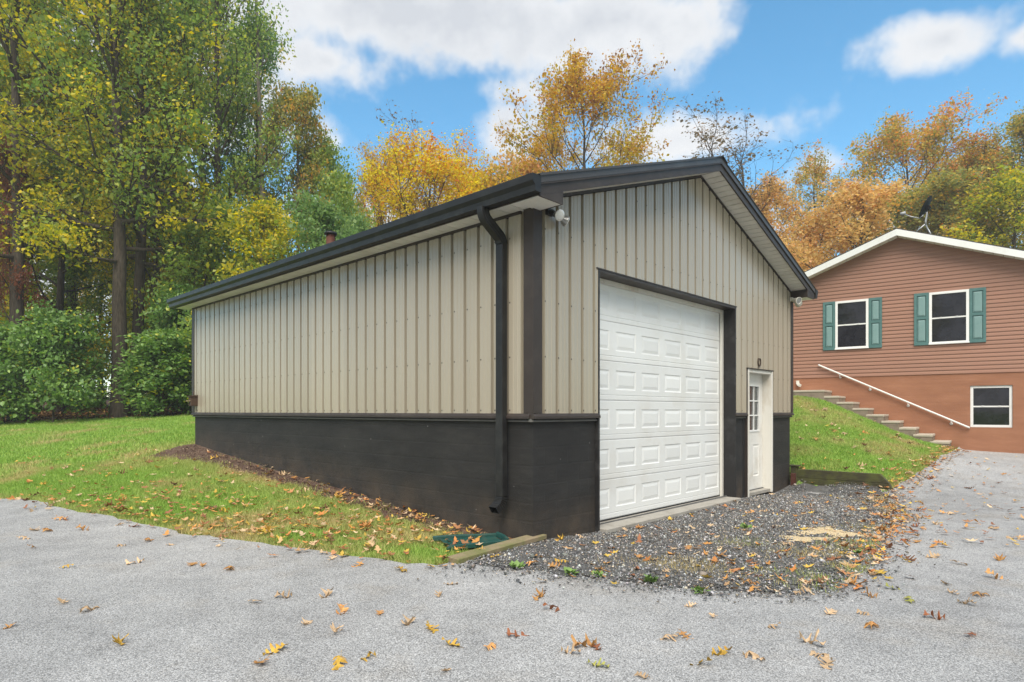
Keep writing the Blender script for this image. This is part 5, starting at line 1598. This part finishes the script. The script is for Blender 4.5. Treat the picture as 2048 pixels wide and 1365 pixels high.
# mulch chips and twigs along the wall
def litter(name, x, y, zoff, smin, smax, pal, label, flat=.35, cat='leaf litter'):
    n = len(x)
    z = hgt(x, y) + zoff
    a = RG.uniform(0, 6.28, n); L = RG.uniform(smin, smax, n); W = L * RG.uniform(.4, .7, n)
    d = np.stack([np.cos(a), np.sin(a), RG.normal(0, flat, n)], 1); e = np.stack([-np.sin(a), np.cos(a), RG.normal(0, flat, n)], 1)
    P = np.stack([x, y, z], 1)
    cu = (L * RG.uniform(.02, .22, n))[:, None] * np.array([[0, 0, 1]])
    L_, W_ = L[:, None], W[:, None]
    # jagged eight-point leaf
    pts = [(-.5, 0, 1), (-.22, .28, .4), (-.10, .16, .1), (.10, .5, .5), (.16, .2, .1), (.5, 0, 1), (.16, -.2, .1), (.10, -.5, .5), (-.10, -.16, .1), (-.22, -.28, .4)]
    V = np.stack([P + d * L_ * p + e * W_ * q + cu * k for p, q, k in pts], 1).reshape(-1, 3)
    i = np.arange(n)[:, None] * 10
    F = np.concatenate([i + np.array([f]) for f in ([0, 1, 2, 8], [0, 8, 9, 9], [2, 3, 4, 6], [2, 6, 7, 8], [4, 5, 6, 6])])
    # split into triangles (no degenerate faces)
    tri = np.concatenate([i + np.array([f]) for f in ([0, 1, 2], [0, 2, 8], [0, 8, 9], [2, 3, 4], [2, 4, 6], [2, 6, 8], [6, 7, 8], [4, 5, 6])])
    pal = np.array(pal); c = pal[RG.integers(0, len(pal), n)] * RG.uniform(.7, 1.25, n)[:, None]
    col = np.concatenate([np.repeat(c, 10, 0), np.ones((10 * n, 1))], 1)
    me = npmesh(name, V, tri, {'col': col})
    return tag(link_mesh(name, me, M_litter), label, cat, kind='stuff')
BROWNS = [(.20, .10, .045), (.27, .14, .06), (.14, .075, .04), (.33, .19, .085), (.10, .055, .03)]
MIX = [(.55, .34, .17), (.58, .28, .08), (.62, .42, .08), (.42, .20, .09), (.28, .12, .06), (.64, .47, .29), (.50, .20, .06)]
n = 9000
x = RG.uniform(-24, -4, n); y = RG.uniform(23.5, 34, n); m = inpoly(W_POLY, x, y) & view(x, y)
litter('woodland_litter', x[m], y[m], .03, .10, .22, BROWNS + MIX[:3], 'brown fallen leaves covering the woodland floor at the left')
n = 3200
s_ = RG.uniform(0, 9.5, n); u_ = -np.abs(RG.normal(.25, .2, n)) - .03
x = C0.x + UD.x * u_ + VD.x * s_; y = C0.y + UD.y * u_ + VD.y * s_
m = inpoly(SOIL_POLY, x, y)
litter('mulch_chips', x[m], y[m], .018, .015, .055, [(.10, .06, .045), (.16, .10, .075), (.07, .04, .03), (.22, .15, .11), (.30, .22, .15)], 'brown mulch chips along the black side wall', .3, 'mulch')

# oak leaves: lobed outlines with a stalk, curled
def oak_mesh(name, seed, curl):
    rg = random.Random(seed)
    nl = rg.choice([3, 4, 4])
    up = [(-.5, .012), (-.38, .02)]
    for i in range(nl):
        c = -.26 + .62 * i / (nl - 1) if nl > 1 else 0
        wv = (.20 + .14 * math.sin(math.pi * (i + .6) / nl)) * rg.uniform(.8, 1.15)
        up += [(c - .06, .05 + .02 * rg.random()), (c - .01, wv * .75), (c + .035, wv), (c + .085, wv * .93), (c + .055, wv * .5), (c + .075, .055)]
    up += [(.42, .07), (.5, 0)]
    low = [(a + rg.uniform(-.02, .02), -b * rg.uniform(.85, 1.12)) for a, b in up[1:-1]]
    mid = [(-.5, 0)] + [(a, 0) for a, b in up[1:-1]] + [(.5, 0)]
    verts = []; faces = []
    def Z(a, b):
        return curl * (b * b * 2.6 + a * a * .7) + .03 * math.sin(7 * a + seed) * (abs(b) * 3) + curl * .12 * math.sin(5 * b + 9 * a)
    n_ = len(up)
    U = [(a, b, Z(a, b)) for a, b in up]; Lo = [(up[0][0], -.012, 0)] + [(a, b, Z(a, b)) for a, b in low] + [(.5, 0, Z(.5, 0))]
    Mi = [(a, 0, Z(a, 0)) for a, b in mid]
    verts = U + Mi + Lo
    for i in range(n_ - 1):
        faces.append((i, i + 1, n_ + i + 1, n_ + i)); faces.append((n_ + i, n_ + i + 1, 2 * n_ + i + 1, 2 * n_ + i))
    b = len(verts)
    verts += [(-.5, .010, 0), (-.5, -.010, 0), (-.68, -.006, .03), (-.68, .006, .03)]
    faces.append((b, b + 1, b + 2, b + 3))
    me = bpy.data.meshes.new(name); me.from_pydata(verts, [], faces)
    me.update()
    return me
def oakmat(name, c, c2):
    m, N, b_, o = newmat(name)
    co = N('ShaderNodeTexCoord').outputs['Object']
    rnd = N('ShaderNodeObjectInfo').outputs['Random']
    v = N('ShaderNodeMapping', {0: co, 'Location': N('ShaderNodeCombineXYZ', {0: rnd, 1: rnd, 2: N.math('MULTIPLY', rnd, 37.0)}).outputs[0]}).outputs[0]
    n_ = N.noise(v, 4.5, 5, .65)
    cc = N.mix(N.ramp(n_, [(.35, 0), (.68, 1)]), c, c2)
    cc = N('ShaderNodeHueSaturation', {'Value': N('ShaderNodeMapRange', {0: rnd, 3: .75, 4: 1.2}).outputs[0], 'Color': cc}).outputs[0]
    sx = N('ShaderNodeSeparateXYZ', {0: co})
    vein = N.math('LESS_THAN', N.math('ABSOLUTE', sx.outputs[1]), .012)
    cc = N.mix(N.math('MULTIPLY', vein, .5), cc, tuple(k * .55 for k in c))
    N.link(cc, b_.inputs['Base Color'])
    b_.inputs['Roughness'].default_value = .6
    b_.inputs['Specular IOR Level'].default_value = .3
    tr = N('ShaderNodeBsdfTranslucent', {0: cc})
    mx = N('ShaderNodeMixShader', {0: .12, 1: b_.outputs[0], 2: tr.outputs[0]})
    N.link(mx.outputs[0], o.inputs[0])
    return m
OAKC = {'tan': oakmat('leaf_tan', (.66, .49, .31), (.50, .32, .17)), 'orange': oakmat('leaf_orange', (.60, .34, .12), (.46, .21, .07)),
        'yellow': oakmat('leaf_yellow', (.60, .40, .06), (.48, .26, .05)), 'rust': oakmat('leaf_rust', (.34, .13, .055), (.24, .085, .04)),
        'brown': oakmat('leaf_brown', (.20, .095, .045), (.13, .06, .03)), 'green': oakmat('leaf_greenish', (.30, .33, .07), (.45, .40, .12))}
OAK = {}
for ci in OAKC:
    for si in range(5):
        me = oak_mesh('oak_leaf_%s' % ci, 100 + si, (.35, .7, 1.15, .5, .9)[si])
        me.materials.append(OAKC[ci]); OAK[(ci, si)] = me
COLWORD = {'tan': 'pale tan', 'orange': 'orange', 'yellow': 'yellow', 'rust': 'rust red', 'brown': 'dark brown', 'green': 'yellow green'}
LEAFN = [0]
def surface_of(x, y):
    a = np.array([x]); b = np.array([y])
    z = h1(x, y); px = 1024 + 1264 * x / y; py = 823 + 1264 * (EYE - z) / y
    if inpoly(G_OUT, a, b)[0]:
        w = 'on the gravel by the side door' if py < 1035 and px > 1400 else ('on the gravel by the overhead door' if py < 1100 and px < 1450 else ('on the gravel near the timber board' if px < 1200 else ('on the gravel by the leafy border' if px > 1640 else 'on the outer gravel')))
        return w, 'fallen leaves on the gravel', .032
    if inpoly(D_POLY, a, b)[0]:
        if py > 1262: w = 'on the asphalt at the picture bottom'
        elif px < 480: w = 'on the asphalt at the left'
        elif px < 1000: w = 'on the asphalt below the lawn corner'
        elif px < 1640: w = 'on the asphalt below the gravel'
        elif py > 1100: w = 'on the asphalt right of the gravel'
        else: w = 'on the driveway toward the house'
        return w, 'fallen leaves on the driveway', .012
    if x > 3: return ('on the sloping lawn near the stairs' if py < 880 else 'on the sloping lawn near the timbers'), 'fallen leaves on the sloping lawn', .045
    if inpoly(SOIL_POLY, a, b)[0]: return 'in the mulch along the black wall', 'fallen leaves in the mulch', .03
    return ('in the far left lawn' if px < 330 else ('in the lawn edge by the splash block' if px > 700 else 'in the middle of the left lawn')), 'fallen leaves on the left lawn', .05
LEAVES = []
def fallen(x, y, size, ci, tilt=.22):
    where, grp, off = surface_of(x, y)
    si = random.randrange(5)
    o = bpy.data.objects.new('fallen_leaf', OAK[(ci, si)])
    COL.objects.link(o)
    flip = math.pi if random.random() < .35 else 0
    o.location = (x, y, h1(x, y) + off + (size * .14 if flip else 0))
    o.rotation_euler = (flip + random.gauss(0, tilt), random.gauss(0, tilt), random.uniform(0, 6.28))
    o.scale = (size, size * random.uniform(.85, 1.1), size * random.uniform(.7, 1.2))
    pose = 'arched' if flip else ('flat', 'curled', 'cupped', 'flat', 'curled')[si]
    tag(o, '%s %s oak leaf %s' % (COLWORD[ci], pose, where), 'leaf', grp)
    LEAVES.append((o, 1024 + 1264 * x / y))
def number_leaves():
    """leaves that would share a label are told apart by their order from the left"""
    words = ['leftmost', 'second from left', 'third from left', 'fourth from left', 'fifth from left', 'sixth from left', 'seventh from left', 'eighth from left', 'ninth from left']
    by = {}
    for o, px in LEAVES: by.setdefault(o['label'], []).append((px, o))
    for lab, l in by.items():
        if len(l) < 2: continue
        l.sort(key=lambda q: q[0])
        for i, (px, o) in enumerate(l):
            o['label'] = lab + ', ' + ('rightmost' if i == len(l) - 1 else words[min(i, 8)])
HAND = [(20, 1257, 'o'), (125, 1207, 't'), (178, 1224, 't'), (240, 1291, 'y'), (268, 1129, 't'), (510, 1209, 't'), (568, 1198, 't'), (655, 1195, 't'), (682, 1226, 'o'), (668, 1267, 't'), (760, 1230, 'o'), (815, 1250, 't'), (862, 1262, 'y'),
        (905, 1295, 'y'), (980, 1298, 'o'), (735, 1317, 'y'), (677, 1333, 'y'), (520, 1330, 'o'), (552, 1306, 'y'), (615, 1250, 't'), (1035, 1275, 'r'), (1170, 1297, 'o'), (1195, 1300, 'r'), (1140, 1310, 't'), (1282, 1357, 't'), (1340, 1280, 't'),
        (1368, 1277, 'o'), (1440, 1312, 'y'), (1510, 1318, 't'), (1545, 1257, 't'), (1640, 1318, 't'), (1658, 1333, 't'), (1625, 1290, 't'), (1730, 1232, 't'), (1745, 1257, 'o'), (1818, 1205, 'g'), (1945, 1275, 'r'), (1990, 1160, 'o'), (1792, 1181, 'g'), (1890, 1170, 't'),
        (905, 1172, 't'), (880, 1194, 't'), (800, 1145, 'y'), (715, 1133, 'o'), (655, 1110, 't'), (440, 1093, 't'), (300, 1085, 'o'), (240, 1095, 't'), (405, 1135, 'o'), (440, 1082, 't'), (890, 1345, 't'), (1400, 1333, 'y'), (1200, 1336, 'g'), (1080, 1199, 'o'), (1110, 1222, 'r'),
        (1385, 1216, 't'), (1425, 1236, 't'), (60, 1025, 't'), (70, 1062, 't'), (95, 1064, 'o'), (45, 1080, 't'), (65, 1098, 'o'), (168, 1062, 'o'), (130, 1137, 'y'), (385, 1132, 'o'), (460, 1143, 'o'), (342, 1093, 't'), (1740, 1197, 'o'), (1660, 1230, 't'), (1935, 1210, 't'), (1870, 1240, 'r'),
        (1975, 1000, 'o'), (1860, 960, 'r'), (1840, 1005, 'y'), (1940, 978, 'b'), (1930, 1030, 't'), (1850, 1060, 'o'), (1800, 1115, 'r'), (1880, 1090, 't'), (1920, 1130, 't'), (1985, 1060, 't'), (1960, 1195, 'o'), (2000, 1122, 'o'), (2030, 1080, 't'), (1905, 1190, 't'),
        (1110, 1140, 'o'), (1125, 1132, 'y'), (1250, 1065, 't'), (1060, 1135, 'o'), (990, 1120, 'y'), (1030, 1085, 'o'), (1245, 1080, 'o'), (1380, 1102, 'o'), (1350, 1105, 't'), (1280, 1062, 'o'), (1445, 1120, 'o'), (1505, 1115, 't'), (1520, 1162, 'b'), (1500, 1030, 'o'), (1530, 1027, 't'), (1560, 1060, 't'), (1575, 1095, 't'),
        (1640, 1100, 'r'), (1690, 1095, 't'), (1705, 1170, 'o'), (1635, 1172, 't'), (1600, 1192, 't'), (1550, 1190, 't'), (1500, 1175, 'o'), (1620, 1018, 'o'), (1590, 1010, 'o'), (1510, 990, 'o'), (1545, 985, 'y'), (1330, 1040, 't'), (1265, 1045, 't'), (1440, 1002, 't'), (1120, 1085, 'y'), (1070, 1120, 'o'), (965, 1112, 'y'),
        (1160, 1080, 't'), (1200, 1145, 'o'), (1330, 1150, 't'), (1275, 1120, 'o')]
CK = {'t': 'tan', 'o': 'orange', 'y': 'yellow', 'r': 'rust', 'b': 'brown', 'g': 'green'}
for px, py, c in HAND:
    p = G(px + random.uniform(-3, 3), py + random.uniform(-1, 1))
    fallen(p.x, p.y, random.uniform(.095, .17), CK[c])
def pick(ws='ttttoooyyrb'):
    return CK[random.choice(ws)]
# along the edges of the asphalt and the gravel, on lawn and slope
cnt = 0
while cnt < 62:
    e = random.choice(lawn_edge[6:] if random.random() < .6 else grav_edge[-45:])
    x_, y_ = e[0] + random.gauss(0, .22), e[1] + random.gauss(0, .22)
    if not view(np.array([x_]), np.array([y_]), -.01)[0] or inpoly(GAR, np.array([x_]), np.array([y_]))[0]: continue
    fallen(x_, y_, random.uniform(.10, .18), pick('tttooorrby'), .35); cnt += 1
cnt = 0
while cnt < 60:
    px, py = random.uniform(0, 960), random.uniform(900, 1120)
    p = G(px, py)
    a_, b_ = np.array([p.x]), np.array([p.y])
    if inpoly(D_POLY, a_, b_)[0] or inpoly(GAR, a_, b_)[0] or p.y > 14: continue
    fallen(p.x, p.y, random.uniform(.10, .18), pick('tttooyyrb'), .35); cnt += 1
cnt = 0
while cnt < 36:
    px, py = random.uniform(1585, 1880), random.uniform(810, 975)
    p = G(px, py)
    a_, b_ = np.array([p.x]), np.array([p.y])
    if inpoly(D_POLY, a_, b_)[0] or inpoly(GAR, a_, b_)[0] or inpoly(STAIR, a_, b_)[0] or p.y > 17.5: continue
    fallen(p.x, p.y, random.uniform(.12, .2), pick('tttoob'), .3); cnt += 1
number_leaves()
# the many smaller ones beyond
pts = []
for _ in range(1150):
    e = random.choice(rlawn_edge if random.random() < .32 else (lawn_edge[4:] if random.random() < .62 else grav_edge[-50:]))
    pts.append((e[0] + random.gauss(0, .14), e[1] + random.gauss(0, .14)))
for _ in range(200):
    p = G(random.uniform(1780, 2048), random.uniform(915, 1100)); pts.append((p.x, p.y))
for _ in range(1900):
    p = G(random.uniform(0, 960), random.triangular(880, 1120, 1080))
    if not inpoly(D_POLY, np.array([p.x]), np.array([p.y]))[0]: pts.append((p.x, p.y))
for _ in range(170):
    p = G(random.uniform(1585, 1880), random.uniform(800, 975)); pts.append((p.x, p.y))
for _ in range(330):
    p = G(random.triangular(1000, 1790, 1700), random.uniform(985, 1190)); pts.append((p.x, p.y))
pts = np.array(pts)
m = ~inpoly(GAR, pts[:, 0], pts[:, 1]) & ~inpoly(STAIR, pts[:, 0], pts[:, 1]) & (pts[:, 1] < 24)
litter('leaf_litter', pts[m, 0], pts[m, 1], np.where(inpoly(D_POLY, pts[m, 0], pts[m, 1]), .03, .055), .05, .14, MIX, 'small fallen autumn leaves and fragments strewn over lawn edges and driveway', .25)

# small green weeds, each a rosette of leaves
def weed_mesh(seed):
    rg = random.Random(seed); mb = MB()
    for i in range(22):
        a = rg.uniform(0, 6.28); e = rg.uniform(.2, 1.2); L = rg.uniform(.035, .085); w = L * .28
        d = Vector((math.cos(a) * math.cos(e), math.sin(a) * math.cos(e), math.sin(e))); s_ = Vector((-math.sin(a), math.cos(a), 0))
        o_ = Vector((rg.gauss(0, .018), rg.gauss(0, .018), 0))
        mb.add([o_, o_ + d * L * .55 + s_ * w, o_ + d * L - Vector((0, 0, L * .15)), o_ + d * L * .55 - s_ * w], [(0, 1, 2, 3)])
    me = bpy.data.meshes.new('weed'); me.from_pydata(mb.v, [], mb.f)
    me.materials.append(M_weed)
    return me
M_weed = simple('weed_green', (.16, .26, .07), .6, .3, var=.35, scale=20)
WM = [weed_mesh(i) for i in range(3)]
for i, (px, py, lab) in enumerate(((1030, 1139, 'on the gravel edge below the timber board'), (1140, 1152, 'at the asphalt edge left of the dry grass'), (1195, 1156, 'second of the pair at the asphalt edge'), (1305, 1168, 'in front of the dry grass patch'),
                                   (963, 1058, 'behind the green splash block'), (1000, 1098, 'beside the timber board and splash block'), (1490, 1060, 'alone in the gravel before the side door'), (1720, 1112, 'among the leaves at the gravel border'), (1400, 1188, 'on the lowest gravel edge'))):
    p = G(px, py)
    o = link_mesh('weed', WM[i % 3], None, loc=(p.x, p.y, p.z + .012), rot=(0, 0, i * 1.3))
    s_ = random.uniform(.8, 1.3); o.scale = (s_, s_, s_)
    tag(o, 'small green weed ' + lab, 'weed', 'weeds in the gravel')

# ------------------------------------------------------------------ haze: thin volume added to mimic the bloom that pales the far trees
def haze():
    m = bpy.data.materials.new('added_haze'); m.use_nodes = True; m.node_tree.nodes.clear()
    N = NT(m.node_tree)
    v = N('ShaderNodeVolumePrincipled', {'Color': (.93, .95, .98, 1), 'Density': HAZE, 'Anisotropy': .2})
    N('ShaderNodeOutputMaterial', {'Volume': v.outputs[0]})
    o = MB().box(-70, 70, -40, 75, -2.5, 32).build('haze', m)
    tag(o, 'thin haze volume added to pale and soften the far trees', 'haze', kind='stuff')
haze()
